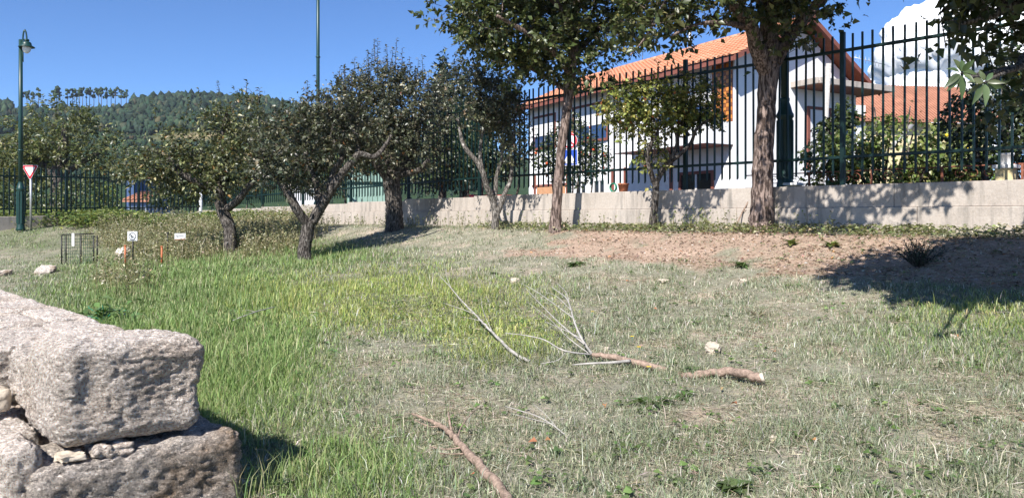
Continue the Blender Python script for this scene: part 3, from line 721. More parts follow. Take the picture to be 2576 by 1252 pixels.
tree("pear_tree", "slender pale double-stemmed fruit tree in front of the concrete wall", b,
     [[(b - Vector((0, 0, .1)), .085)] + L_(Y, (1246, 560, .075), (1247, 535, .07)),
      L_(Y, (1247, 540, .065), (1240, 505, .062), (1225, 470, .058, -.1), (1215, 435, .055, -.2), (1198, 405, .05, -.2), (1172, 375, .045, -.3), (1160, 345, .035, -.3), (1152, 300, .025, -.3)),
      L_(Y, (1248, 540, .055), (1262, 510, .05), (1272, 480, .045, .1), (1284, 455, .04, .1), (1288, 420, .03, .1), (1286, 380, .025), (1292, 330, .02)),
      L_(Y, (1243, 520, .045), (1247, 480, .042, .2), (1250, 440, .04, .2), (1262, 400, .03, .2), (1268, 350, .02, .2)),
      L_(Y, (1216, 440, .04), (1208, 395, .035, .1), (1212, 345, .03, .2), (1225, 300, .02, .2))],
     [B_(Y, 1165, 265, 60, 50, .7), B_(Y, 1235, 250, 70, 60, .8), B_(Y, 1285, 300, 40, 60, .6), B_(Y, 1130, 230, 45, 40, .5), B_(Y, 1200, 310, 55, 35, .5), B_(Y, 1175, 200, 60, 40, .5), B_(Y, 1295, 370, 35, 45, .5), B_(Y, 1140, 320, 40, 40, .4)],
     800, 12, .24, .070, .26, pear_dark, 'bark_slim', 34, 24, hole=.46)
b = ghit(1398, 582); Y = b.y
tree("oak_tree", "slim leaning oak with grey ridged trunk and broad crown left of the yellowish pear tree", b,
     [[(b - Vector((0, 0, .15)), .16)] + L_(Y, (1397, 570, .115), (1400, 520, .09), (1406, 440, .083), (1414, 360, .078), (1424, 290, .08), (1432, 230, .085), (1440, 150, .09), (1446, 60, .09), (1448, -80, .08), (1440, -260, .05)),
      L_(Y, (1436, 190, .06), (1390, 130, .05, -.5), (1320, 80, .04, -.9), (1250, 40, .03, -1.2)), L_(Y, (1440, 150, .06), (1490, 90, .05, .4), (1540, 40, .04, .6), (1590, 0, .03, .8)),
      L_(Y, (1445, 60, .06), (1370, -20, .05, -.6), (1280, -80, .035, -1.2), (1180, -80, .02, -1.4)), L_(Y, (1446, 0, .06), (1520, -100, .05, .3), (1600, -180, .03, .5)), L_(Y, (1430, 230, .04), (1330, 170, .03, .5), (1240, 130, .02, .6), (1140, 60, .012, .4))],
     [B_(Y, 1300, 70, 170, 100, 1.3), B_(Y, 1430, 150, 110, 80, 1.1), B_(Y, 1200, 70, 90, 85, .9), B_(Y, 1520, 80, 85, 80, 1.0), B_(Y, 1390, -130, 300, 180, 1.9), B_(Y, 1570, 40, 70, 60, .8), B_(Y, 1120, 30, 50, 30, .5), B_(Y, 1330, 175, 110, 35, .7)],
     2500, 13, .30, .105, .30, oak_c, 'bark_oak', 60, 25, hole=.36, nscale=1.3)
b = ghit(1915, 582); Y = b.y
tree("oak_tree", "large oak with thick furrowed trunk standing against the wall beside the iron lamp base", b,
     [[(b - Vector((0, 0, .2)), .225)] + L_(Y, (1914, 575, .19), (1916, 530, .17), (1918, 450, .156), (1922, 360, .146), (1927, 280, .14), (1932, 210, .142), (1938, 160, .155)),
      L_(Y, (1930, 185, .13), (1905, 120, .12, -.2), (1890, 70, .10, -.3), (1850, 20, .08, -.5), (1780, -30, .06, -.8), (1700, -50, .04, -1.0)),
      L_(Y, (1938, 165, .15), (1935, 80, .13), (1930, -20, .11), (1920, -180, .09), (1910, -350, .06)),
      L_(Y, (1945, 160, .12), (1985, 95, .10, .1), (2030, 40, .085, .1), (2085, -20, .06), (2140, -70, .04)),
      L_(Y, (1888, 75, .05), (1840, 60, .04, -.7), (1760, 60, .025, -1.0), (1690, 90, .015, -1.2)), L_(Y, (1930, 20, .08), (1850, -80, .06, .6), (1760, -160, .04, .9)),
      L_(Y, (1700, -40, .03, -1.0), (1660, 30, .022, -1.1), (1620, 100, .016, -1.1), (1585, 140, .01, -1.1)),
      L_(Y, (1922, -150, .07), (2040, -260, .05, -1), (2160, -330, .03, -1.6)), L_(Y, (1915, -250, .06), (1800, -340, .04, -1.5), (1700, -420, .03, -2.2))],
     [B_(Y, 1730, -5, 150, 60, .9, 20000, dY=-.6), B_(Y, 1640, 40, 90, 45, .6, 8000, dY=-.9), B_(Y, 1590, 140, 60, 22, .4, 1500, dY=-1.1), B_(Y, 1740, 75, 70, 24, .4, 2200, dY=-.8), B_(Y, 1890, -5, 130, 60, 1.0, 20000), B_(Y, 2050, -10, 100, 45, .8, 13000), B_(Y, 1985, 55, 70, 45, .6, 5000, dY=-.3), B_(Y, 1960, 115, 60, 26, .4, 1600, dY=-.35), B_(Y, 2060, 80, 40, 22, .4, 800),
      B_(Y, 1800, -200, 330, 150, 1.8), B_(Y, 2010, -260, 300, 170, 2.0, dY=-1.2), B_(Y, 1850, -420, 350, 170, 2.1, dY=-1.2), B_(Y, 2190, -330, 180, 130, 1.4, dY=-1.4), (P(2130, -200, 8.4), (1.5, 1.2, .70), 40000), (P(2380, -220, 8.2), (.9, 1.0, .6), 22000), (P(2200, -330, 9.4), (1.7, .9, .7), 50000), (P(2450, -330, 9.0), (1.0, .9, .7), 30000)],
     3500, 12, .30, .108, .30, oak_c, 'bark_oak', 80, 26, hole=.42, nscale=1.3)
b = ghit(1641, 578); Y = b.y
tree("pear_tree", "small pear tree with bright yellow-green leaves before the white house", b,
     [[(b - Vector((0, 0, .1)), .075)] + L_(Y, (1642, 560, .066), (1646, 520, .06), (1650, 480, .055), (1651, 455, .055)),
      L_(Y, (1650, 470, .045), (1636, 430, .04, -.1), (1628, 390, .035, -.2), (1638, 360, .03, -.2), (1655, 330, .025, -.2), (1640, 295, .02, -.2), (1600, 275, .014)),
      L_(Y, (1651, 460, .05), (1668, 425, .045), (1690, 395, .042, -.1), (1704, 360, .036, -.1), (1696, 325, .03, -.1), (1668, 305, .022), (1640, 290, .015)),
      L_(Y, (1672, 420, .035), (1708, 390, .034, -.2), (1738, 360, .03, -.2), (1752, 325, .026, -.3), (1785, 300, .02, -.3), (1810, 285, .012, -.3)),
      L_(Y, (1704, 350, .03), (1720, 300, .022), (1726, 250, .014))],
     [B_(Y, 1578, 275, 60, 45, .45), B_(Y, 1650, 250, 70, 42, .5), B_(Y, 1740, 255, 70, 48, .5), B_(Y, 1670, 300, 90, 38, .5), B_(Y, 1600, 320, 50, 28, .4), B_(Y, 1640, 395, 34, 50, .3), B_(Y, 1765, 300, 50, 30, .4), B_(Y, 1660, 450, 26, 40, .25, 10), B_(Y, 1690, 380, 40, 30, .3, 15)],
     720, 11, .18, .072, .32, pear_y, 'bark_pear', 34, 27, hole=.36, nscale=2.5, var=.25,
     shoots=[(P(1655, 225, Y), .5, .0), (P(1625, 240, Y), .3, -.05), (P(1715, 230, Y), .25, .05)])
# near tree whose boughs hang in at the upper right
near_c = [(5, (.040, .056, .022)), (3, (.058, .078, .030)), (1.5, (.09, .11, .04))]
Y = 5.6; b = Vector((5.0, 4.6, float(ground(5.0, 4.6))))
nt = tree("apple_tree", "leafy tree with boughs hanging into the top right corner", b,
     [[(b - Vector((0, 0, .15)), .16), (b + Vector((0, .1, .6)), .13), (b + Vector((-.1, .2, 1.3)), .11), (b + Vector((-.25, .4, 2.0)), .09), (b + Vector((-.3, .4, 3.0)), .06)],
      [(b + Vector((-.15, .25, 1.5)), .06), (P(2640, 150, 5.4), .045), (P(2560, 170, 5.3), .03), (P(2470, 190, 4.8), .018), (P(2440, 195, 4.3), .012)],
      [(P(2560, 170, 5.3), .014), (P(2500, 195, 4.6), .010), (P(2478, 208, 4.2), .006)], [(P(2470, 190, 4.8), .010), (P(2440, 185, 4.4), .008), (P(2418, 185, 4.1), .005)],
      [(b + Vector((-.2, .3, 1.8)), .06), (P(2600, 20, 5.6), .04), (P(2500, 40, 5.7), .025), (P(2420, 60, 5.7), .012)],
      [(b + Vector((-.1, .2, 1.2)), .05), (P(2680, 300, 5.8), .035), (P(2600, 330, 6.0), .02)]],
     [B_(Y, 2515, 60, 80, 75, .5, 1700), B_(Y, 2430, 50, 45, 45, .3, 450), B_(Y, 2565, 190, 50, 90, .5, 900), B_(Y, 2660, 240, 70, 120, .6, 2500, dY=.6), B_(Y, 2720, 100, 110, 180, 1.0, 8000), B_(Y, 2760, -150, 260, 190, 1.3), (P(2230, -290, 5.2), (.55, .7, .45), 40000), (P(2480, -430, 4.3), (.6, .6, .4), 40000), (P(2850, -420, 4.4), (.8, .7, .4), 50000), (P(2430, -250, 5.4), (.7, .9, .45), 60000), (P(2700, -220, 5.4), (.8, 1.0, .5), 70000), (P(2960, -150, 5.6), (.8, 1.0, .6), 60000), B_(Y, 2400, 110, 22, 40, .2, 260), B_(Y, 2860, 130, 150, 160, 1.0, dY=1.0)],
     2700, 11, .26, .095, .33, near_c, 'bark_pear', 50, 31, hole=.28, nscale=2.2, cat="tree", outw=.6, lift=.1, var=.25)
# the big pale leaves at the bough's end are each a leaf
lc = tints(24, [(2, (.085, .125, .05)), (1, (.12, .16, .07)), (1, (.06, .095, .035))], .1)
rngb = np.random.default_rng(44); kk = 0
for (cx, cy, Yc, ls) in ((2418, 185, 4.1, [(-60, 35), (-45, 55), (-20, 15), (-12, -45), (5, -40), (28, -35), (30, 10), (8, 62), (-30, -20), (-5, 30), (40, -10)]),
                     (2478, 208, 4.2, [(-40, 20), (-45, -15), (20, -28), (40, -5), (52, 8), (8, 55), (-10, -30), (-25, 40), (30, 20)])):
    c0 = P(cx, cy, Yc)
    for dx, dy in ls:
        tip = P(cx + dx, cy + dy, Yc - .02 + rngb.uniform(-.06, .05)); d = np.array((tip - c0)); Ln = np.clip(np.linalg.norm(d), .07, .105); d = d / np.linalg.norm(d)
        side = np.cross(d, (0, -1, .2)); side /= np.linalg.norm(side); nn = np.cross(side, d) + rngb.normal(0, .25, 3); nn /= np.linalg.norm(nn); side = np.cross(d, nn)
        st = np.array(c0) + d * .012; rows = 6; V = []; 
        for i in range(rows + 1):
            t_ = i / rows; w = Ln * .185 * math.sin(math.pi * t_ ** .8) ** .9 if 0 < i < rows else .002
            ctr = st + d * Ln * t_ - nn * Ln * (.22 * t_ * t_) ; ctr = ctr + np.array((0, 0, -Ln * .18 * t_ * t_))
            V += [ctr + side * w + nn * w * .3, ctr, ctr - side * w + nn * w * .3]
        V = np.array(V) - np.array(nt.location); Q = []
        for i in range(rows):
            for j in (0, 1): Q.append((i * 3 + j, i * 3 + j + 1, i * 3 + j + 4, i * 3 + j + 3))
        np_mesh("leaf", V, np.array(Q), M['leaf'], nt, color=np.repeat(lc[kk % 24][None], len(V), 0), smooth=True, nside=4); kk += 1

# chestnut behind the left fence
Y = 36.0; b = Vector((P(150, 540, Y).x, Y, E - 1.6))
tree("chestnut_tree", "broad chestnut tree behind the left fence and lamp post", b,
     [[(b, .5), (b + Vector((0, 0, 1.5)), .42), (P(150, 430, Y), .35), (P(160, 370, Y), .2), (P(165, 310, Y), .1)], [(P(150, 450, Y), .2), (P(90, 400, Y), .14), (P(40, 360, Y), .08)], [(P(150, 440, Y), .2), (P(220, 400, Y), .14), (P(270, 370, Y), .08)]],
     [B_(Y, 120, 340, 120, 70, 2.0), B_(Y, 200, 350, 95, 65, 1.8), B_(Y, 20, 380, 100, 70, 1.8), B_(Y, 255, 390, 50, 55, 1.3), B_(Y, 150, 430, 170, 60, 2.2), B_(Y, 20, 450, 110, 60, 2.0), B_(Y, -90, 420, 110, 90, 2.0), B_(Y, 165, 290, 55, 28, 1.0)],
     1150, 12, .5, .19, .22, [(4, (.10, .115, .04)), (3, (.15, .165, .055)), (2, (.21, .21, .08)), (2, (.06, .075, .026))], 'bark_pear', 40, 33, hole=.40, nscale=.8)

def hedge(name, label, cat, blobs, n, leafL, leafW, stops, base, seed, hole=.3, nscale=2., stem=True, group=None, dots=None):
    rng = np.random.default_rng(seed); base = Vector(base); root = thing(name, label, cat, base, 0, group)
    bl = [(np.array(Vector(c) - base), np.array(R), w) for c, R, w in blobs]
    Pp, Nr = blob_points(bl, n, .5, hole, nscale, seed, rng)
    d = norm(Nr * .6 + rand_dirs(n, rng) + np.array([0, 0, -.1])); nm = norm(Nr * .7 + rand_dirs(n, rng) * .6 + np.array([0, 0, .5]))
    L = leafL * rng.uniform(.6, 1.3, n); V, T, C = leaf_arrays(Pp, d, nm, L, L * leafW, tints(n, stops, .22, rng))
    tag(np_mesh("foliage", V, T, M['leaf'], root, color=C), kind="stuff")
    if stem:
        mb = MB(); rnd = random.Random(seed)
        for c, R, w in bl:
            c = Vector(c); f0 = Vector((c.x * .6 + rnd.gauss(0, .1), c.y * .6, 0)); mb.tube([f0, f0.lerp(c, .5) + Vector((rnd.gauss(0, .1), rnd.gauss(0, .1), 0)), c + Vector((0, 0, R[2] * .5))], [.05, .035, .012], 5)
        mb.build("stem", M['bark_pear'], root)
    if dots is not None:
        mname, cnt, rad, pname = dots
        idx = rng.choice(n, cnt * 3, replace=False); idx = idx[np.argsort(Pp[idx][:, 1])][:cnt]
        me = MB().lathe([(.001, -1), (.7, -.7), (1, 0), (.7, .7), (.001, 1)], 8).mesh(pname)
        for q in idx:
            o = link(pname, me, M[mname], root, Vector(Pp[q] + Nr[q] * .06)); o.scale = (rad,) * 3
    return root
M['red_flower'] = plain("red_blossom", (.62, .10, .03), .6, .3)
M['lemon'] = plain("lemon_skin", (.78, .55, .03), .5, .3)
vine_c = [(4, (.115, .165, .042)), (3, (.18, .215, .06)), (1.6, (.27, .27, .09)), (1.3, (.055, .085, .025))]
dark_c = [(4, (.028, .045, .018)), (3, (.042, .06, .024)), (1, (.075, .09, .035))]
mid_c = [(4, (.05, .075, .024)), (3, (.08, .105, .032)), (1, (.13, .14, .045))]
Y = 15.5
hedge("vine_hedge", "yellow-green vine hedge behind the fence right of the iron lamp base", "hedge",
      [B_(Y, 2060, 400, 60, 60, .5), B_(Y, 2150, 385, 80, 70, .6), B_(Y, 2240, 372, 90, 70, .7), B_(Y, 2340, 395, 90, 75, .7), B_(Y, 2300, 345, 70, 40, .5), B_(Y, 2420, 410, 90, 70, .6), B_(Y, 2080, 455, 80, 40, .5), B_(Y, 2200, 450, 90, 45, .5), B_(Y, 2330, 455, 90, 45, .5), B_(Y, 2450, 455, 90, 45, .5)],
      7500, .10, .40, vine_c + [(1.2, (.22, .26, .09))], (P(2220, 500, Y).x, Y, E + .4), 41, .46, 2.4, True, None, ('lemon', 8, .035, 'lemon'))
Y = 14.2
hedge("climbing_shrub", "loose climbing shrub reaching above the vine hedge before the orange roof", "shrub",
      [B_(Y + 2, 2130, 290, 40, 40, .3), B_(Y + 2, 2200, 282, 45, 24, .3, 4), B_(Y + 2, 2290, 280, 36, 26, .3, 3), B_(Y + 2, 2080, 330, 40, 40, .3)], 900, .085, .4, mid_c, (P(2200, 500, Y + 2).x, Y + 2, E + .4), 42, .5, 3)
Y = 12.0
hedge("lemon_tree", "dark glossy lemon tree behind the fence at the right edge", "tree",
      [B_(Y, 2430, 290, 60, 80, .5), B_(Y, 2520, 260, 80, 110, .6), B_(Y, 2480, 370, 80, 60, .5), B_(Y, 2600, 330, 80, 110, .7), B_(Y, 2560, 150, 70, 70, .5)],
      4200, .085, .36, dark_c + [(2, (.09, .12, .05))], (P(2520, 500, Y).x, Y, E + .4), 43, .3, 2.2, True, None, ('lemon', 9, .036, 'lemon'))
Y = 27.0
hedge("flowering_shrub", "dark shrub dotted with red blossoms before the white house", "shrub",
      [B_(Y, 1440, 370, 75, 70, .8), B_(Y, 1500, 400, 50, 50, .6), B_(Y, 1380, 400, 45, 50, .6), B_(Y, 1440, 310, 30, 35, .4), B_(Y, 1430, 440, 80, 30, .6)], 3600, .11, .35, mid_c + [(3, (.04, .055, .02))], (P(1440, 520, Y).x, Y, float(street(P(1440, 520, Y).x, Y))), 44, .36, 2.0, True, None, ('red_flower', 22, .05, 'blossom'))
Y = 22.5
hedge("garden_hedge", "tall dark hedge behind the fence between the fruit trees and house", "hedge",
      [B_(Y, 1080, 400, 70, 90, .8), B_(Y, 1170, 380, 80, 110, .9), B_(Y, 1250, 390, 70, 100, .8), B_(Y, 1310, 360, 40, 60, .5), B_(Y, 1200, 300, 90, 50, .7)], 6500, .11, .38, dark_c + [(2, (.06, .08, .03))], (P(1190, 540, Y).x, Y, float(street(P(1190, 540, Y).x, Y))), 45, .2, 1.3)
Y = 24.5
hedge("garden_hedge", "low hedge behind the fence between the forked pear and stout pear trunks", "hedge",
      [B_(Y, 860, 420, 60, 60, .7), B_(Y, 930, 410, 60, 60, .7), B_(Y, 1000, 420, 50, 60, .7)], 2600, .12, .38, mid_c, (P(930, 540, Y).x, Y, float(street(P(930, 540, Y).x, Y))), 46, .25, 1.3)
Y = 33.0
hedge("roadside_bush", "dark bush beyond the left fence behind the leftmost pear trunk", "bush",
      [B_(Y, 420, 495, 60, 40, 1.2), B_(Y, 480, 480, 60, 50, 1.2), B_(Y, 560, 470, 70, 55, 1.2), B_(Y, 640, 450, 50, 60, 1.2)], 3600, .15, .35, mid_c + [(3, (.03, .045, .018))], (P(500, 560, Y).x, Y, E - 1.6), 47, .25, 1.)
hedge("roadside_bush", "bush beyond the left fence at the foot of the lamp post", "bush",
      [B_(30, 30, 500, 60, 35, 1.0), B_(30, 110, 510, 70, 28, 1.0), B_(30, 200, 490, 60, 45, 1.0), B_(30, -40, 490, 60, 50, 1.0)], 3000, .13, .35, mid_c, (P(90, 560, 30).x, 30, E - 1.6), 48, .3, 1.)
hedge("roadside_bush", "yellowing climber beyond the left fence beside the orange-roofed house", "bush",
      [B_(31, 270, 500, 22, 40, .6), B_(31, 245, 520, 30, 25, .6)], 700, .13, .35, vine_c, (P(265, 560, 31).x, 31, E - 1.6), 49, .3, 1.)
# conifers behind
Y = 38.0
for (x, yt, w, lab) in ((1112, 140, 48, "pointed dark cypress left of the two behind the slender fruit tree"), (1165, 160, 75, "broader dark cypress right of the two behind the slender fruit tree")):
    blobs = []; yy = yt + 10
    k = 0
    while yy < 470:
        r = min(w, 9 + (yy - yt) * .30); blobs.append(B_(Y, x + random.uniform(-5, 5), yy, r, 26, r / F * Y)); yy += 20; k += 1
    hedge("cypress_tree", lab, "tree", blobs, 5200, .26, .3, [(3, (.02, .035, .02)), (2, (.035, .052, .028))], (P(x, 560, Y).x, Y, E - 1.2), 50 + x, .2, 1.2)

# ================================================================== HOUSE
HA = Vector((7.17, 25.0, E)); HR = math.atan2(.49, .87)
hs = thing("white_house", "two-storey white house with orange tiled roof and balcony behind the fence", "house", HA, HR)
zb = -1.2; LEN = 13.0; AX, AZ = 3.07, 6.68; EX, EZ = -.6, 5.04; RXx, RZ = 6.5, 4.47
s1 = (AZ - EZ) / (AX - EX); s2 = (AZ - RZ) / (RXx - AX); th = .16
zl0 = EZ + s1 * .6 - th; 
MB().prism([(0, zb), (6.0, zb), (6.0, RZ + s2 * .5 - th), (AX, AZ - th), (0, zl0)], 0, LEN).build("wall", M['stucco'], hs)
# roof slabs (soffit boards below, tiles above)
rf = MB().prism([(EX, EZ - .10), (AX, AZ - .10), (RXx, RZ - .10), (RXx, RZ - .02), (AX, AZ - .02), (EX, EZ - .02)], -.55, LEN + .35).build("roof", M['soffit'], hs)
MB().box(EX - .03, EX + .03, -.57, LEN + .37, EZ - .16, EZ + .01).build("fascia", M['trim'], rf)
for sgn in (0, 1):
    y0 = -.62 if sgn == 0 else LEN + .35
    MB().prism([(EX, EZ - .16), (AX, AZ - .16), (RXx, RZ - .16), (RXx, RZ + .02), (AX, AZ + .02), (EX, EZ + .02)], y0, y0 + .06).build("fascia", M['trim'], rf)
def tile_mesh(w=.225, l=.40, r=.085):
    n = 5; V = []; 
    for (yy, dz, k) in ((0, .035, 1.0), (l, 0, .88)):
        for i in range(n + 1):
            a = math.pi * i / n; V.append((-math.cos(a) * r * k, yy, math.sin(a) * r * .75 * k + dz))
        V.append((w - r * k, yy, dz - .01))
    m = n + 2; Fs = [(i, i + 1, i + 1 + m, i + m) for i in range(m - 1)]
    Fs.append(tuple(range(n, -1, -1)))
    return MB().add(V, Fs, False)
tm = tile_mesh(); tme = tm.mesh("roof_tile"); tme.materials.append(M['rooftile'])
sl = math.hypot(AX - EX, AZ - EZ); rows = int(sl / .345) + 1; cols = int((LEN + .9) / .225)
ang = math.atan2(AZ - EZ, AX - EX); rest = MB(); made = 0
RM = Matrix.Rotation(-ang, 4, 'Y') @ Matrix.Rotation(-math.pi / 2, 4, 'Z')       # tile y runs up the slope, tile x along the eave
for ccol in range(cols):
    for r_ in range(rows):
        pos = Vector((EX - .06, -.55 + ccol * .225 + .1, EZ + .0)) + Vector((math.cos(ang), 0, math.sin(ang))) * (r_ * .345)
        mt = Matrix.Translation(pos) @ RM
        jj = Matrix.Rotation(random.gauss(0, .03), 4, 'Z')
        if made < 300:
            o = bpy.data.objects.new("roof_tile", tme); COL.objects.link(o); o.parent = rf; o.matrix_local = mt @ jj; made += 1
        else:
            rest.add([(mt @ jj @ Vector(v)) for v in tm.v], tm.f)
ang2 = math.atan2(AZ - RZ, RXx - AX); sl2 = math.hypot(RXx - AX, AZ - RZ)
RM2 = Matrix.Rotation(ang2, 4, 'Y') @ Matrix.Rotation(math.pi / 2, 4, 'Z')
for ccol in range(cols):
    for r_ in range(int(sl2 / .345) + 1):
        pos = Vector((RXx + .04, -.45 + ccol * .225, RZ)) + Vector((-math.cos(ang2), 0, math.sin(ang2))) * (r_ * .345)
        rest.add([(Matrix.Translation(pos) @ RM2 @ Vector(v)) for v in tm.v], tm.f)
tag(rest.build("roof_tiles", M['rooftile'], rf), kind="stuff")
for k in range(int((LEN + .9) / .42)):
    rd = MB(); rd.tube([(AX, -.58 + k * .42, AZ + .02), (AX, -.58 + k * .42 + .46, AZ + .045)], [.13, .115], 10); rd.build("ridge_tile", M['rooftile'], rf)
# stove pipe on the roof
def roof_z(x): return EZ + s1 * (x - EX)
pipe = MB().tube([(2.3, 4.6, roof_z(2.3) - .2), (2.3, 4.6, roof_z(2.3) + 1.15)], .065, 12).build("chimney_pipe", M['galv'], rf)
MB().lathe([(.05, 0), (.14, .02), (.14, .07), (.03, .12)], 14, (2.3, 4.6, roof_z(2.3) + 1.15)).build("cowl", M['black'], pipe)
# balcony
bal = MB().box(-1.2, 0.0, .05, 4.75, 2.30, 2.44).build("balcony_slab", M['trim'], hs)
for bx in ((-1.22, -1.08, .03, 4.77, 2.32, 3.06), (-1.08, -.002, .03, .17, 2.32, 3.06), (-1.08, -.002, 4.63, 4.77, 2.32, 3.06)):
    MB().box(*bx, .01).build("parapet", M['stucco'], bal)
# amber and brown tile panel beside the corner
tl_me = MB().box(-.03, 0, .004, .126, .004, .126, .004).mesh("tile"); tl_a = tl_me; tl_b = tl_me.copy(); tl_a.materials.append(M['orange_tile']); tl_b.materials.append(M['brown_tile'])
pn = MB().box(-.012, 0, .06, 1.0, 2.5, 5.02).build("tile_panel", M['trim'], hs)
for i in range(7):
    for j in range(19):
        o = link("tile", tl_a if (i + j) % 2 else tl_b, None, pn, (-.012, .07 + i * .13, 2.52 + j * .13))
def window(y0, y1, z0, z1, frac=.5, frame='trim', glass='glass_blue', shutter=True, x=0.0):
    w = MB()
    for a in ((x - .06, x + .02, y0 - .1, y0, z0 - .1, z1 + .1), (x - .06, x + .02, y1, y1 + .1, z0 - .1, z1 + .1), (x - .06, x + .02, y0, y1, z1, z1 + .1), (x - .09, x + .02, y0, y1, z0 - .1, z0)): w.box(*a)
    f = w.build("window", M[frame], hs); zc = lerp(z0, z1, frac)
    MB().box(x - .012, x - .004, y0, y1, z0, zc).build("pane", M[glass], f)
    MB().box(x - .035, x - .014, (y0 + y1) / 2 - .04, (y0 + y1) / 2 + .04, z0, zc).build("mullion", M['shutter'], f)
    if shutter and frac < 1:
        s = MB(); n = int((z1 - zc) / .07)
        for k in range(n): s.box(x - .03, x - .012, y0, y1, zc + k * (z1 - zc) / n + .004, zc + (k + 1) * (z1 - zc) / n)
        s.build("roller_shutter", M['shutter'], f)
    return f
window(10.75, 12.45, 3.15, 4.5, .38); window(6.85, 9.2, 3.15, 4.55, .42); window(1.35, 3.9, 2.6, 4.6, .6, 'shutter')
window(1.0, 2.5, .75, 1.45, 1.0, 'trim', 'glass_dark', False)
window(7.0, 7.7, -.2, 1.45, 1.0, 'shutter', 'glass_dark', False); window(8.3, 9.0, -.2, 1.45, 1.0, 'shutter', 'glass_dark', False)
gd = MB().box(-.05, .01, 9.9, 12.2, zb, 1.35).build("garage_door", M['door_tan'], hs)
for k in range(8): MB().box(-.062, -.05, 9.92 + k * .285, 9.92 + k * .285 + .26, zb + .05, 1.3).build("plank", M['door_tan'], gd)
for yy in (12.35, 9.65, 6.4, 5.6, 2.95): MB().box(-.05, .0, yy, yy + .14, zb, 2.3 if yy < 4.7 else 1.9).build("pilaster", M['trim'], hs)
MB().box(-.07, .0, 9.6, 12.6, 1.36, 1.46).build("lintel", M['trim'], hs)
# gable side: concrete canopy, door, window, bracing board
cn = MB().box(2.7, 6.5, -1.1, 0, 4.36, 4.46).build("canopy_slab", M['soffit'], hs)
MB().box(2.68, 6.52, -1.18, -1.1, 4.36, 4.56, .01).build("canopy_edge", M['concrete'], cn)
MB().box(2.6, 2.68, -1.1, 0, 4.36, 4.56, .01).build("canopy_edge", M['concrete'], cn)
dr_ = MB().box(3.5, 4.5, -.05, .0, 1.6, 3.7).build("door", M['shutter'], hs)
for a in ((3.38, 3.5, -.08, 0, 1.6, 3.8), (4.5, 4.62, -.08, 0, 1.6, 3.8), (3.5, 4.5, -.08, 0, 3.7, 3.8)): MB().box(*a).build("frame", M['trim'], dr_)
wd_ = MB().box(4.85, 5.75, -.04, 0, 2.2, 3.65).build("window", M['glass_dark'], hs)
for a in ((4.75, 4.85, -.08, 0, 2.1, 3.75), (5.75, 5.85, -.08, 0, 2.1, 3.75), (4.85, 5.75, -.08, 0, 3.65, 3.75), (5.27, 5.33, -.06, -.04, 2.2, 3.65)): MB().box(*a).build("frame", M['shutter'], wd_)
MB().tube([(2.75, -1.0, zb), (2.95, -1.25, 5.0)], .11, 4).build("brace_board", M['grey_wood'], hs)
MB().tube([(4.2, -2.6, 2.2), (5.9, -2.2, 3.05)], .09, 4).build("stair_rail", M['grey_wood'], hs)
# second house behind, only its roof and a chimney show
Y2 = 42.0; hb = P(2270, 400, Y2)
h2 = thing("orange_roof_house", "distant house with plain orange roof right of the white house", "house", (hb.x, Y2, E - .5), math.radians(8))
W2 = 5.4; zt = P(2270, 214, Y2 + 3.6).z - E + .5; ze = P(2270, 300, Y2).z - E + .5
MB().box(-W2 / 2 + .2, W2 / 2 + 3, .6, 7, 0, ze - .1).build("wall", M['cream'], h2)
r2 = MB().prism([(.0, ze), (3.6, zt), (7.6, ze), (7.6, ze - .14), (3.6, zt - .14), (0, ze - .14)], -W2 / 2, W2 / 2 + 3.5, 'x').build("roof", M['red_tile'], h2)
bt = MB(); sl3 = math.hypot(3.6, zt - ze); a3 = math.atan2(zt - ze, 3.6)
for k in range(int((W2 + 3.5) / .2)):
    x = -W2 / 2 + .12 + k * .2; bt.tube([(x, -.05, ze + .0), (x, 3.6, zt + .0)], .04, 5)
tag(bt.build("roof_tiles", M['red_tile'], r2), kind="stuff")
MB().box(-W2 / 2 - .1, -W2 / 2 + .75, .3, 1.2, ze - 1.5, ze + .75, .02).build("chimney", M['stucco'], r2)
an = P(2255, 300, 40); ant = thing("television_antenna", "thin rooftop television antenna against the cloud beside the white house", "antenna", (P(2145, 215, 34).x, 34, P(2145, 215, 34).z))
a0 = Vector((0, 0, 0)); tipv = P(2235, 162, 34) - P(2145, 215, 34); lt = P(2145, 140, 34) - P(2145, 215, 34)
MB().tube([a0, lt], .022, 6).build("mast", M['galv'], ant)
MB().tube([lt * .95, lt * .95 + Vector((tipv.x, .3, -.28))], .016, 5).build("boom", M['galv'], ant)
for k in range(9):
    c_ = lt * .95 + Vector((tipv.x, .3, -.28)) * (.1 + k * .1); MB().tube([c_ + Vector((0, 0, -.16)), c_ + Vector((0, 0, .16))], .01, 4).build("element", M['galv'], ant)
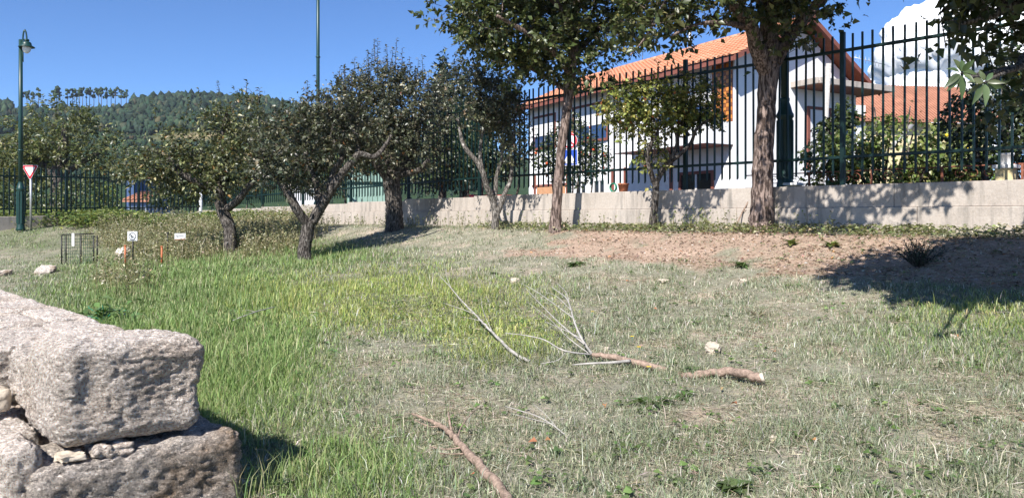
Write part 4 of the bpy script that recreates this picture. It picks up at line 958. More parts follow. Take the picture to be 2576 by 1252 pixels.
# village houses glimpsed through the left fence
def small_house(name, label, x0, x1, ytop, ybot, Yd, wall, roofh, dep=5.0):
    p0 = P(x0, ybot, Yd); p1 = P(x1, ytop, Yd); w = p1.x - p0.x; h = p1.z - (E - 1.8)
    r = thing(name, label, "house", ((p0.x + p1.x) / 2, Yd, E - 1.8), math.radians(-6))
    MB().box(-w / 2, w / 2, 0, dep, 0, h).build("wall", M[wall], r)
    if roofh > 0:
        rr = MB().prism([(-.35, h - .1), (dep / 2, h + roofh), (dep + .35, h - .1), (dep + .35, h - .25), (dep / 2, h + roofh - .15), (-.35, h - .25)], -w / 2 - .3, w / 2 + .3, 'x').build("roof", M['dull_tile'], r)
        for k in range(int((w + .6) / .3)): MB().tube([(-w / 2 - .15 + k * .3, -.37, h - .06), (-w / 2 - .15 + k * .3, dep / 2, h + roofh + .04)], .1, 5).build("tile_row", M['dull_tile'], rr)
    else:
        MB().box(-w / 2 - .1, w / 2 + .1, -.1, dep + .1, h, h + .15).build("roof", M['white_render'], r)
    for k in range(2 if roofh > 0 else 0):
        xx = -w / 2 + w * (.28 + .42 * k); f = MB().box(xx - .4, xx + .4, -.05, .0, h - 1.6, h - .6).build("window", M[wall], r)
        MB().box(xx - .33, xx + .33, -.06, -.05, h - 1.53, h - .67).build("pane", M['glass_dark'], f)
    return r
small_house("village_house", "blue-grey cottage with orange roof seen through the left fence", 322, 372, 500, 540, 60, 'bluegrey_wall', .55, 4)
small_house("village_house", "tall narrow blue building behind the orange-roofed cottage", 314, 340, 452, 540, 75, 'blue_wall', 0, 5)
small_house("village_house", "small far white house above the orange-roofed cottage", 350, 372, 455, 470, 95, 'white_render', .5, 5)
# white gate wall and gate panels behind the fence gap
o = thing("gate_pillar_wall", "bright white gate wall seen between the limbs of the forked pear", "wall", (P(775, 500, 27.5).x, 27.5, E - .9), math.radians(20))
MB().box(-.62, .62, -.12, .12, 0, 1.95, .02).build("wall_body", M['white_render'], o); MB().box(-.68, .68, -.16, .16, 1.95, 2.03, .01).build("coping", M['concrete'], o)
gt = thing("metal_gate", "pale green double gate behind the fence beside the stout pear trunk", "gate", (P(925, 500, 24).x, 24, E - .6), math.radians(10))
M['gate_green'] = plain("pale_green_paint", (.28, .42, .36), .5, .3)
for k in range(8): MB().box(-.62 + k * .155, -.62 + k * .155 + .14, -.02, .02, .1, 1.95).build("board", M['gate_green'], gt)
for z_ in (.35, 1.6): MB().box(-.65, .65, -.045, -.02, z_, z_ + .08).build("crossbar", M['fence'], gt)
# ================================================================== LAMPS, SIGNS, THINGS ON THE STREET SIDE
def lamp_post(label, base, H, head=True, arm_dir=1.0, group="green lamp posts", rings=(.3, .62), base_scale=1.0, rz=0.0):
    r = thing("street_lamp", label, "lamp post", base, rz, group); s = base_scale
    prof = [(.19 * s, 0), (.19 * s, .06), (.165 * s, .10), (.165 * s, .14), (.15 * s, .17), (.15 * s, 1.15), (.175 * s, 1.17), (.175 * s, 1.21), (.145 * s, 1.25), (.12 * s, 1.33), (.085 * s, 1.41), (.095 * s, 1.43), (.095 * s, 1.46), (.065 * s, 1.49)]
    MB().lathe(prof, 20).build("pedestal", M['lamp_paint'], r)
    for k in range(8):
        a = k * math.pi / 4; x, y = math.cos(a) * .15 * s, math.sin(a) * .15 * s
        MB().box(x - .018, x + .018, y - .018, y + .018, .2, 1.12, .006).build("flute", M['lamp_paint'], r)
    MB().tube([(0, 0, 1.4), (0, 0, H * .6), (0, 0, H)], [.062, .056, .05], 14).build("pole", M['lamp_paint'], r)
    for f in rings: MB().lathe([(.05, -.03), (.075, -.02), (.075, .02), (.05, .03)], 14, (0, 0, H * f)).build("collar", M['lamp_paint'], r)
    if head:
        a = []
        for k in range(13):
            t_ = k / 12; an_ = math.pi * t_; a.append((arm_dir * (.06 + .06 * (1 - math.cos(an_))), 0, H - .08 + .36 * math.sin(an_) + (-.02 if t_ > .5 else 0)))
        a = [(arm_dir * .06, 0, H - .62), (arm_dir * .06, 0, H - .4)] + a
        MB().tube(a, .022, 8).build("swan_neck", M['lamp_paint'], r)
        hx_ = arm_dir * .17
        h = MB().lathe([(.015, .04), (.06, .03), (.075, .0), (.065, -.02), (.045, -.03), (.10, -.05), (.125, -.09), (.13, -.14), (.21, -.19), (.21, -.205), (.12, -.19)], 20, (hx_, 0, H - .02)).build("lamp_hood", M['lamp_paint'], r)
        MB().lathe([(.115, 0), (.115, -.04), (.105, -.10), (.075, -.16), (.03, -.195), (.003, -.2)], 18, (hx_, 0, H - .20)).build("lamp_bowl", M['lamp_glass'], h)
        MB().box(arm_dir * .03, arm_dir * .08, -.015, .015, H - .64, H - .58).build("bracket", M['lamp_paint'], r)
    return r
Yl = 22.2; pb = P(52, 560, Yl); pb.z = min(pb.z, float(ground(pb.x, Yl)) + .02); ptop = P(52, 100, Yl).z
lamp_post("green lamp post with hooked neck and frosted bowl at the far left", pb, ptop - pb.z, True, 1.0, rings=(.42, .2), base_scale=.62)
Yl = 25.2; pb = Vector((P(800, 500, Yl).x, Yl, float(street(P(800, 500, Yl).x, Yl)))); lamp_post("green lamp post rising out of frame behind the forked pear tree", pb, 9.6, True, 1.0, rings=(.425, .82, .62), base_scale=.8)
pz = wall_pt(2.38, -.52); lamp_post("green lamp post with broad fluted iron base right behind the large oak", (pz[0], pz[1], float(street(pz[0], pz[1]))), 8.0, True, 1.0, rings=(.4, .6), base_scale=.76)

def disc(mb, c, r0, r1, n, y, z0=0): pass
def flat_poly(pts, y, th=.004): return MB().prism(pts, y - th, y)
def ring(r0, r1, y, n=36, th=.004):
    m = MB(); V = []; 
    for yy in (y - th, y):
        for r in (r0, r1):
            for k in range(n): a = 2 * math.pi * k / n; V.append((r * math.cos(a), yy, r * math.sin(a)))
    Fs = []
    for k in range(n):
        j = (k + 1) % n; Fs += [(k, j, n + j, n + k), (2 * n + k, 2 * n + j, 3 * n + j, 3 * n + k), (n + k, n + j, 3 * n + j, 3 * n + k), (k, j, 2 * n + j, 2 * n + k)]
    return m.add(V, Fs)
def circ(r, y, n=36, th=.004): return flat_poly([(r * math.cos(2 * math.pi * k / n), r * math.sin(2 * math.pi * k / n)) for k in range(n)], y, th)
def shift(o, dx=0, dz=0): o.location = (dx, 0, dz); return o
def rtri(r, cr, down=False):
    pts = []
    for k in range(3):
        a = math.pi / 2 + k * 2 * math.pi / 3
        c = Vector((math.cos(a), math.sin(a))) * (r - 2 * cr)
        for j in range(-3, 4):
            aa = a + j * math.pi / 9; p = c + Vector((math.cos(aa), math.sin(aa))) * cr; pts.append((p.x, -p.y if down else p.y))
    return pts
# give-way sign
Yg = 22.6; g = P(76, 550, Yg); hgt = P(76, 430, Yg).z - g.z
gs = thing("give_way_sign", "white and red triangular give-way sign on a pole in front of the left fence", "road sign", g, 0.0)
MB().tube([(0, .03, -.3), (0, .03, hgt + .1)], .03, 10).build("pole", M['galv'], gs)
pl = shift(flat_poly(rtri(.29, .03, True), -.0, .012).build("sign_plate", M['white_paint'], gs), 0, hgt + .02)
flat_poly(rtri(.275, .03, True), -.013, .003).build("red_border", M['red_paint'], pl); flat_poly(rtri(.185, .02, True), -.017, .003).build("white_field", M['white_paint'], pl)
# no-left-turn roundel over a blue crossing sign
Yn = 24.0; g = P(1433, 520, Yn); g.z = float(street(g.x, Yn)); zc = P(1433, 354, Yn).z - g.z; zs = P(1433, 396, Yn).z - g.z
ns = thing("crossing_sign_post", "pole with red no-left-turn roundel over a blue pedestrian crossing sign", "road sign", g, math.radians(-14))
MB().tube([(0, .04, -.1), (0, .04, zc + .25)], .03, 10).build("pole", M['galv'], ns)
pl = shift(circ(.245, 0, 40, .012).build("roundel", M['white_paint'], ns), 0, zc)
ring(.185, .235, -.014).build("red_ring", M['red_paint'], pl)
flat_poly([(.02, -.12), (.06, -.12), (.06, .05), (.03, .09), (-.05, .09), (-.05, .125), (-.13, .07), (-.05, .015), (-.05, .05), (.02, .05)], -.014, .003).build("arrow", M['black'], pl)
flat_poly([(-.15, .12), (-.12, .15), (.15, -.12), (.12, -.15)], -.019, .003).build("slash", M['red_paint'], pl)
pl = shift(MB().prism([(-.25, -.25), (.25, -.25), (.25, .25), (-.25, .25)], -.012, 0).build("crossing_plate", M['white_paint'], ns), 0, zs)
flat_poly([(-.235, -.235), (.235, -.235), (.235, .235), (-.235, .235)], -.013, .003).build("blue_field", M['blue_paint'], pl)
flat_poly([(-.2, -.19), (.2, -.19), (0, .19)], -.018, .003).build("white_triangle", M['white_paint'], pl)
flat_poly([(-.06, -.17), (-.035, -.17), (-.005, -.06), (.02, -.17), (.05, -.17), (.03, -.03), (.06, -.02), (.025, .045), (-.025, .045), (-.06, -.04), (-.035, -.04)], -.022, .003).build("walking_figure", M['black'], pl)
shift(circ(.022, -.022, 14, .003).build("figure_head", M['black'], pl), 0, .075)
for k in range(4): flat_poly([(-.15 + k * .09, -.18), (-.11 + k * .09, -.18), (-.12 + k * .085, -.12), (-.14 + k * .085, -.12)], -.0265, .003).build("stripe", M['black'], pl)
# red car glimpsed over the wall
Yc = 20.5; cx_ = P(1238, 500, Yc).x; cz = P(1238, 481, Yc).z - 1.42
car = thing("parked_car", "red parked car whose roof just shows above the wall by the slender fruit tree", "car", (cx_, Yc, cz - .12), math.radians(100))
MB().prism([(-2.0, .25), (2.0, .25), (2.02, .6), (1.85, .82), (1.0, .92), (-1.7, .95), (-2.0, .8)], -.85, .85).build("body", M['car_red'], car)
cb = MB().prism([(1.05, .9), (.45, 1.38), (-.9, 1.42), (-1.65, .94)], -.72, .72).build("cabin", M['car_red'], car)
for s_ in (-1, 1): MB().prism([(.9, .94), (.4, 1.32), (-.85, 1.35), (-1.45, .97)], s_ * .722, s_ * .73).build("side_window", M['glass_blue'], cb)
for x_ in (-1.25, 1.25):
    for s_ in (-1, 1):
        w = MB().tube([(x_, s_ * .68, .3), (x_, s_ * .87, .3)], .3, 18).build("wheel", M['rubber'], car); MB().tube([(x_, s_ * .86, .3), (x_, s_ * .88, .3)], .18, 14).build("rim", M['galv'], w)
for s_ in (-.6, .6): MB().box(1.93, 2.03, s_ - .14, s_ + .14, .58, .7, .02).build("headlight", M['lamp_glass'], car)
# rusty ornamental railing, cream pillar with pot, flower pot on the wall
rp = wall_pt(0, -.75); rl = thing("iron_railing", "low rusty scrollwork railing behind the tall fence at the right", "railing", (rp[0], rp[1], E + .38), WANG)
for z_ in (.09, .30): MB().tube([(-3.6, 0, z_), (3.2, 0, z_)], .011, 6).build("rail", M['rust'], rl)
for k in range(8): MB().box(-3.6 + k * .95 - .014, -3.6 + k * .95 + .014, -.014, .014, 0, .31).build("post", M['rust'], rl)
def scroll(cx, sgn):
    return [(cx + sgn * (.012 + .008 * k * .55) * math.cos(k * .62) * 1.2, 0, .20 + (.012 + .008 * k * .55) * math.sin(k * .62)) for k in range(16)]
for k in range(7):
    for j in range(2):
        for s_ in (-1, 1): MB().tube(scroll(-3.6 + k * .95 + .3 + j * .35 + s_ * .07, s_), .006, 4, True).build("scroll", M['rust'], rl)
pc = P(2531, 452, 10.05); cp = thing("cream_pillar", "short cream pillar with white cap behind the fence at the right edge", "pillar", (pc.x, 10.05, E + .38), WANG)
MB().box(-.1, .1, -.1, .1, 0, .24, .004).build("shaft", M['cream'], cp); MB().box(-.13, .13, -.13, .13, .24, .29, .006).build("cap", M['pot_white'], cp)
pt = thing("flower_pot", "white flower pot standing on the cream pillar", "pot", (pc.x, 10.05, E + .67))
MB().lathe([(.06, 0), (.065, .01), (.085, .12), (.095, .125), (.095, .15), (.08, .15), (.075, .13)], 18).build("pot", M['pot_white'], pt)
rg = np.random.default_rng(71); n = 60; Pp = np.stack([rg.normal(0, .05, n), rg.normal(0, .05, n), .16 + np.abs(rg.normal(0, .07, n))], 1)
V, T, C = leaf_arrays(Pp, rand_dirs(n, rg) + np.array([0, 0, .4]), rand_dirs(n, rg) + np.array([0, 0, .6]), .06, .016, tints(n, mid_c, .2, rg)); tag(np_mesh("plant", V, T, M['leaf'], pt, color=C), kind="stuff")
pc = P(2000, 452, 11.9); cp = thing("cream_pillar", "small cream pillar with white cap just right of the iron lamp base", "pillar", (pc.x, 11.95, E + .38), WANG)
MB().box(-.09, .09, -.09, .09, 0, .10, .004).build("shaft", M['cream'], cp); MB().box(-.12, .12, -.12, .12, .10, .14, .006).build("cap", M['pot_white'], cp)
fp = wall_pt(5.25, -.10); t_p = thing("flower_pot", "small square terracotta pot sitting on top of the concrete wall", "pot", (fp[0], fp[1], E + .447))
MB().lathe([(.07, 0), (.075, .005), (.095, .12), (.105, .125), (.105, .15), (.09, .15), (.085, .12)], 4).build("pot", M['terracotta'], t_p)
hsx = wall_pt(5.5, -.12); hz_ = thing("garden_hose", "coil of green hose on the wall beside the terracotta pot", "hose", (hsx[0], hsx[1], E + .447), WANG)
for k in range(3): MB().tube([(.0 + .07 * math.cos(a), -.02 + k * .018, .085 + .075 * math.sin(a)) for a in np.linspace(0, 6.28, 20)], .009, 6).build("loop", M['hose'], hz_)

# ================================================================== SMALL THINGS ON THE LEFT
gp = P(200, 640, 16.5); gz0 = float(ground(gp.x, 16.5))
nf = thing("netting_frame", "low black post frame hung with dark green netting in the weeds", "frame", (gp.x, 16.5, gz0), math.radians(6))
hh = P(200, 584, 16.5).z - gz0; wv = 85 / F * 16.5
for x_ in (-.5, -.38, .04, .40, .5): MB().tube([(x_ * wv, 0, -.1), (x_ * wv, 0, hh * .9)], .015, 6).build("post", M['black'], nf)
MB().tube([(-.5 * wv, 0, hh - .05), (.4 * wv, 0, hh - .03)], .014, 6).build("top_bar", M['black'], nf)
nm = MB()
for k in range(15): nm.box(-.5 * wv + k * .9 * wv / 15, -.5 * wv + k * .9 * wv / 15 + .006, .012, .016, .02, hh - .05)
for k in range(10): nm.box(-.5 * wv, .4 * wv, .017, .02, .02 + k * hh / 10.5, .026 + k * hh / 10.5)
tag(nm.build("netting", M['net'], nf), kind="stuff")
MB().box(-.20 * wv, -.13 * wv, -.03, -.025, hh - .29, hh - .02).build("white_tag", M['white_paint'], nf)
def garden_sign(label, x, y0, y1, x0, x1, Yd):
    c = P(x, (y0 + y1) / 2, Yd); g_ = float(ground(c.x, Yd)); r = thing("garden_sign", label, "sign", (c.x, Yd, g_), math.radians(4))
    hw = (x1 - x0) / 2 / F * Yd; hz = (y1 - y0) / 2 / F * Yd; zc = c.z - g_
    MB().tube([(0, .03, -.1), (0, .03, zc)], .016, 8).build("stake", M['black'], r)
    return r, shift(MB().box(-hw, hw, 0, .02, -hz, hz, .004).build("board", M['white_paint'], r), 0, zc), hw, hz
r, bd, hw, hz = garden_sign("square white garden sign with circled prohibition symbol", 333, 582, 606, 321, 345, 16.2)
ring(.062, .077, -.002, 32, .003).build("grey_ring", M['grey_print'], bd)
flat_poly([(-.055, .045), (-.045, .055), (.055, -.045), (.045, -.055)], -.002, .003).build("slash", M['grey_print'], bd)
flat_poly([(-.035, .02), (-.01, .03), (.0, .0), (.03, -.01), (.02, -.025), (-.0, -.02), (-.005, -.045), (-.02, -.045), (-.018, -.015), (-.04, -.005)], -.006, .003).build("figure", M['grey_print'], bd)
MB().box(-.07, .07, -.004, 0, -hz + .012, -hz + .024).build("print_line", M['grey_print'], bd)
r, bd, hw, hz = garden_sign("small oblong white garden sign with tiny emblem and a grey line of print", 453, 587, 603, 440, 467, 16.2)
ring(.012, .022, -.002, 18, .003).build("emblem", M['grey_print'], bd).location = (-.055, 0, .01)
MB().box(-.025, .075, -.004, 0, .002, .018).build("print_line", M['grey_print'], bd)
MB().box(-.105, .105, -.004, 0, -hz + .004, -hz + .02).build("print_line", M['terracotta'], bd)
for lab, x, y0, y1 in (("orange peg between the prohibition sign and the pale boulder", 315, 619, 640), ("orange peg between the two white garden signs", 407, 621, 640)):
    c = P(x, y0, 15.6); g_ = float(ground(c.x, 15.6)); r = thing("orange_peg", lab, "peg", (c.x, 15.6, g_), 0, "orange garden pegs")
    MB().tube([(0, 0, -.05), (.0, 0, c.z - g_)], [.022, .018], 8).build("shaft", M['orange_stake'], r); MB().lathe([(.028, 0), (.03, .01), (.02, .02)], 8, (0, 0, c.z - g_)).build("cap", M['orange_stake'], r)
c = P(422, 584, 16.8); g_ = float(ground(c.x, 16.8)); r = thing("thin_stake", "thin dark stake between the pegs and the oblong sign", "stake", (c.x, 16.8, g_)); MB().tube([(0, 0, -.1), (0, 0, c.z - g_)], .013, 6).build("shaft", M['black'], r); MB().box(-.025, .025, -.01, .01, c.z - g_ - .03, c.z - g_).build("tip", M['black'], r)
wp = P(505, 548, 26.6); r = thing("white_post", "white post behind the left fence by the leftmost pear trunk", "post", (wp.x, 26.6, E - .9)); MB().tube([(0, 0, 0), (0, 0, 2.55)], .055, 12).build("shaft", M['white_paint'], r); MB().lathe([(.056, 0), (.06, .02), (.01, .05)], 12, (0, 0, 2.54)).build("cap", M['galv'], r)

# ================================================================== STONES
def stone_mesh(hx, hy, hz, r, n, amp, seed, scale=4.0, scoops=(), layer=.4):
    """a rounded, chipped block: cube grid -> rounded box -> fractal displacement"""
    V = []; Q = []; g = np.linspace(-1, 1, n + 1); A, B = np.meshgrid(g, g, indexing='ij'); o = 0
    for ax in range(3):
        for s in (-1, 1):
            p = np.zeros((n + 1, n + 1, 3)); p[..., ax] = s; p[..., (ax + 1) % 3] = A * s; p[..., (ax + 2) % 3] = B
            V.append(p.reshape(-1, 3)); i = (np.arange(n)[:, None] * (n + 1) + np.arange(n)[None]).ravel() + o
            Q.append(np.stack([i, i + n + 1, i + n + 2, i + 1], 1)); o += (n + 1) ** 2
    V = np.concatenate(V); Q = np.concatenate(Q); half = np.array([hx, hy, hz]); q = V * half
    inner = np.clip(q, -(half - r), half - r); d = q - inner; ln = np.linalg.norm(d, axis=1, keepdims=True)
    nrm_ = d / np.maximum(ln, 1e-6); p = inner + nrm_ * r
    sp = p * scale * np.array([1, 1, 1.7])
    big = fbm(p * scale * .5 + seed, seed, 3) - .5; med = fbm(sp * 2.2 + seed, seed + 3, 4, .55) - .5; fine = fbm(sp * 9 + seed, seed + 5, 3) - .5
    ridge = np.abs(fbm(sp * 1.4 + seed, seed + 8, 4) - .5)
    fol = np.abs(fbm(p * scale * np.array([2.2, 2.2, 5.5]) + seed, seed + 12, 4, .6) - .5)
    grit = fbm(sp * 15 + seed, seed + 21, 2) - .5
    disp = amp * (1.5 * big + .9 * med + .8 * fine + .55 * grit - layer * np.maximum(0, .13 - fol) * 3 - (.9 if layer > 0 else 0) * np.maximum(0, .07 - ridge) * 5)
    for (c, rad, dep) in scoops:
        w = np.exp(-np.sum(((p - np.array(c)) / np.array(rad)) ** 2, 1)); disp = disp - dep * w * (.7 + .9 * med)
    p = p + nrm_ * disp[:, None]
    key = np.round(p / 1e-5).astype(np.int64); _, idx, inv = np.unique(key, axis=0, return_index=True, return_inverse=True); inv = inv.ravel()
    return p[idx], inv[Q]
sw = thing("stone_wall", "old dry-stone wall of rough grey granite blocks in the left foreground", "wall", (-1.65, 2.70, E), math.atan2(.70, .715))
def stone(x0, x1, y0, y1, z0, z1, r=.05, n=16, amp=.03, seed=1, mat='stone', label=None, tilt=0, scoops=(), name="stone"):
    V, Q = stone_mesh((x1 - x0) / 2, (y1 - y0) / 2, (z1 - z0) / 2, r, n, amp, seed, 4.0, scoops)
    o = np_mesh(name, V, Q, M[mat], sw, smooth=True, nside=4); o.location = ((x0 + x1) / 2, (y0 + y1) / 2, (z0 + z1) / 2); o.rotation_euler = (random.gauss(0, .01), random.gauss(0, .01) + tilt, random.gauss(0, .012))
    if label: o["label"] = label
    return o
stone(.055, .61, 0.0, .46, -.845, -.475, .075, 66, .019, 3, 'stone', "large squared granite block crowning the wall end", .045, scoops=(((.12, -.22, .02), (.13, .12, .13), .05), ((-.16, -.22, .02), (.05, .10, .12), .03), ((.24, -.2, -.05), (.12, .12, .10), .035)))
stone(-.03, .74, -.05, .50, -1.42, -.875, .06, 54, .026, 4, 'stone_brown', "brown-stained lower block of the wall end")
stone(.06, .16, -.02, .08, -.885, -.842, .012, 14, .03, 5, 'rock_pale', "small pale wedge stone in the joint")
stone(.18, .31, -.015, .12, -.882, -.85, .01, 16, .03, 6)
stone(-.10, .02, .02, .36, -1.42, -.80, .05, 30, .025, 7)
stone(.06, .26, .47, .82, -.80, -.56, .05, 36, .025, 8)
stone(-.07, .10, .34, .72, -1.42, -.82, .05, 30, .03, 9)
stone(.22, .60, .47, .98, -.86, -.55, .035, 40, .016, 10)
stone(.0, .34, .80, 1.42, -.80, -.55, .035, 40, .016, 11); stone(.33, .62, .99, 1.55, -.86, -.545, .035, 36, .016, 12)
stone(.0, .40, 1.43, 2.10, -.82, -.545, .035, 36, .016, 13); stone(.39, .63, 1.56, 2.25, -.86, -.545, .035, 30, .016, 14)
stone(.0, .62, 2.12, 2.9, -.84, -.54, .035, 40, .016, 15); stone(.0, .62, 2.92, 3.7, -.84, -.535, .035, 36, .016, 16)
stone(-.04, .14, .74, 1.25, -1.12, -.81, .04, 24, .03, 17); stone(-.06, .2, .74, 1.3, -1.45, -1.13, .05, 20, .03, 18)
stone(-.03, .2, 1.26, 1.9, -1.14, -.82, .05, 20, .03, 19); stone(-.05, .2, 1.32, 2.0, -1.46, -1.15, .05, 20, .03, 20); stone(.15, .66, .5, 1.9, -1.5, -.87, .06, 16, .03, 21)
stone(-.02, .66, 1.92, 3.7, -1.5, -.85, .06, 16, .03, 22); stone(-.05, .05, .62, .74, -.80, -.70, .03, 12, .015, 23, 'rock_pale')
def boulder(label, x, y, w_px, h_px, mat, seed, sink=.3, name="rock", ar=.8):
    g_ = ghit(x, y); w = w_px / F * g_.y / 2; h = h_px / F * g_.y / 2
    V, Q = stone_mesh(w, w * ar, h, min(w, h) * .55, 18, min(w, h) * .85, seed, .28 / max(w, h), (), 0.0)
    o = np_mesh(name, V, Q, M[mat], None, smooth=True, nside=4); o.location = (g_.x, g_.y, g_.z + h * (1 - sink)); o.rotation_euler = (random.gauss(0, .15), random.gauss(0, .2), random.uniform(0, 3)); tag(o, label, "rock"); return o
boulder("pale angular boulder in the weeds below the prohibition sign", 313, 652, 28, 28, 'stone', 31); boulder("flat grey rock in the grass above the stone wall at the left", 115, 686, 46, 16, 'stone_brown', 32, .45); boulder("white rock at the left edge of the photo beside the grass", 4, 694, 40, 14, 'stone_brown', 33)
boulder("whitish chunk of rock lying behind the large fallen branch", 1795, 888, 38, 30, 'rock_pale', 34); boulder("small sandy stone in the grass above the twiggy branch tips", 1296, 712, 22, 13, 'rock_pale', 35)
boulder("small white stone on the grass right of the twiggy branch tips", 1668, 710, 26, 8, 'rock_pale', 36); boulder("little orange-white stone at the upper edge of the lawn", 1872, 712, 16, 12, 'rock_pale', 37)
boulder("flat pale stone at the foot of the stone wall's end", 560, 1245, 110, 30, 'stone', 38, .5); boulder("small tan stone in the right part of the lawn", 2405, 852, 26, 9, 'rock_pale', 39); boulder("light stone chip low in the right foreground", 1945, 1110, 20, 14, 'rock_pale', 40)
boulder("tiny white stone between the two yellow flowers", 1525, 880, 14, 8, 'rock_pale', 41)

# ================================================================== FALLEN BRANCHES
def G(x, y, h, r): return (ghit(x, y + 0.0, h), r)
def fallen(label, main, subs, bark, subbark=None, cut=True, twigs=0, seed=1):
    b0 = main[0][0].copy(); b0.z -= .02; root = thing("fallen_branch", label, "branch", b0)
    sp = smooth_path([(p - b0, r) for p, r in main], 5); rnd = random.Random(seed)
    sp = [(p + Vector((rnd.gauss(0, .2), rnd.gauss(0, .2), rnd.gauss(0, .2))) * r, r * (1 + rnd.gauss(0, .08))) for p, r in sp]
    MB().tube([p for p, r in sp], [r for p, r in sp], 12, True, .04).build("stem", M[bark], root)
    for s in subs:
        ss = smooth_path([(p - b0, r) for p, r in s], 4); o = MB().tube([p for p, r in ss], [r * .8 for p, r in ss], 6, True, .08).build("twig", M[subbark or bark], root)
    if cut:
        d = (sp[0][0] - sp[1][0]).normalized(); e = sp[0][0]; dn = (d + Vector((.1, -.75, .35))).normalized(); MB().tube([e - d * .012 + dn * .004, e - d * .004 + dn * .016], [sp[0][1] * 1.06, sp[0][1] * 1.0], 12).build("cut_end", M['cut_wood'], root)
    return root
fallen("long fallen branch with a sawn thick end and twiggy silver tips on the lawn",
       [G(1915, 950, .06, .028), G(1880, 942, .065, .027), G(1835, 934, .055, .026), G(1785, 937, .04, .025), G(1735, 945, .016, .024), G(1695, 940, -.02, .023), G(1650, 925, .02, .023), G(1585, 908, .05, .021), G(1530, 897, .06, .018), G(1490, 892, .06, .014)],
       [[G(1585, 908, .06, .016), G(1540, 912, .07, .012), G(1480, 914, .07, .009), G(1440, 918, .05, .005)],
        [G(1490, 892, .06, .013), G(1465, 855, .16, .011), G(1445, 810, .25, .009), G(1432, 765, .33, .007), G(1420, 745, .36, .005), G(1385, 720, .4, .003)],
        [G(1432, 765, .33, .006), G(1424, 735, .37, .004), G(1400, 712, .4, .003)],
        [G(1470, 865, .14, .008), G(1410, 815, .2, .006), G(1360, 765, .25, .004), G(1320, 722, .3, .003)],
        [G(1442, 800, .26, .006), G(1395, 765, .3, .004), G(1345, 730, .35, .003), G(1310, 712, .36, .002)],
        [G(1490, 892, .06, .009), G(1420, 882, .12, .007), G(1370, 855, .16, .005), G(1320, 843, .17, .004), G(1270, 838, .17, .003)],
        [G(1480, 888, .07, .006), G(1430, 850, .14, .004), G(1380, 800, .17, .003), G(1325, 758, .2, .002)],
        [G(1460, 850, .17, .004), G(1420, 830, .2, .003), G(1370, 808, .22, .002)], [G(1436, 780, .31, .004), G(1400, 745, .36, .003), G(1370, 735, .36, .002)],
        [G(1425, 882, .11, .004), G(1405, 905, .08, .003), G(1360, 915, .06, .002)]], 'bark_dead', 'bark_twig')
fallen("brown broken branch leaving the bottom edge of the photo",
       [G(1292, 1275, .03, .024), G(1245, 1215, .035, .022), G(1200, 1165, .04, .020), G(1160, 1120, .05, .018), G(1135, 1090, .05, .015), G(1105, 1068, .05, .012), G(1075, 1055, .05, .009), G(1035, 1040, .06, .005)],
       [[G(1140, 1095, .05, .010), G(1132, 1065, .08, .008), G(1128, 1035, .11, .005)], [G(1165, 1125, .05, .006), G(1120, 1130, .04, .004), G(1080, 1122, .04, .003)], [G(1110, 1072, .05, .007), G(1080, 1072, .04, .005), G(1040, 1055, .05, .003)],
        [G(1150, 1110, .05, .006), G(1160, 1075, .08, .005), G(1190, 1035, .1, .003), G(1215, 1022, .1, .002)], [G(1180, 1140, .04, .005), G(1135, 1142, .03, .004), G(1105, 1140, .03, .003)]], 'bark_dead', 'bark_dead', False)
fallen("thin lichen-white branch lying left of the twiggy branch tips",
       [G(1332, 908, .03, .011), G(1295, 890, .05, .012), G(1262, 860, .06, .011), G(1235, 832, .08, .010), G(1212, 808, .10, .009), G(1190, 785, .12, .007), G(1160, 755, .16, .006), G(1135, 725, .18, .004), G(1105, 692, .22, .003)],
       [[G(1195, 790, .12, .005), G(1155, 775, .12, .004), G(1115, 762, .12, .002)], [G(1135, 725, .18, .004), G(1122, 690, .22, .003), G(1115, 650, .26, .002)], [G(1240, 838, .08, .004), G(1215, 780, .16, .003), G(1210, 745, .2, .002)], [G(1212, 808, .10, .004), G(1180, 800, .08, .003), G(1150, 796, .07, .002)]], 'bark_twig', None, False)
fallen("pale dry stick lying in the tall green grass above the stone wall", [G(690, 772, .10, .006), G(650, 782, .10, .006), G(610, 796, .09, .005), G(585, 806, .06, .004)], [[G(640, 784, .1, .003), G(622, 780, .12, .002), G(608, 782, .12, .0015)]], 'bark_twig', None, False)
fallen("fan of dry pale stems on the grass left of the rosette weed", [G(1420, 1092, .03, .003), G(1385, 1065, .05, .003), G(1345, 1045, .05, .003), G(1270, 1022, .05, .002)], [[G(1385, 1065, .05, .002), G(1330, 1052, .04, .002), G(1285, 1040, .03, .0015)], [G(1400, 1075, .04, .002), G(1370, 1040, .07, .002), G(1340, 1015, .08, .0015)]], 'bark_twig', None, False)
fallen("thin dark twig lying at the lower edge of the earth bank", [G(1635, 700, .02, .005), G(1600, 706, .02, .005), G(1565, 704, .02, .004), G(1540, 698, .02, .003)], [[G(1600, 706, .02, .003), G(1612, 698, .05, .002), G(1625, 694, .07, .002)]], 'bark_dead', None, False)
fallen("leaning thin stick propped against the wall left of the large oak", [(ghit(1845, 583), .012), (P(1862, 545, 11.95), .011), (P(1880, 510, 12.0), .009), (P(1895, 478, 12.05), .006)], [[(P(1868, 532, 11.97), .006), (P(1885, 525, 11.97), .004), (P(1905, 522, 11.97), .003)]], 'bark_dead', None, False)

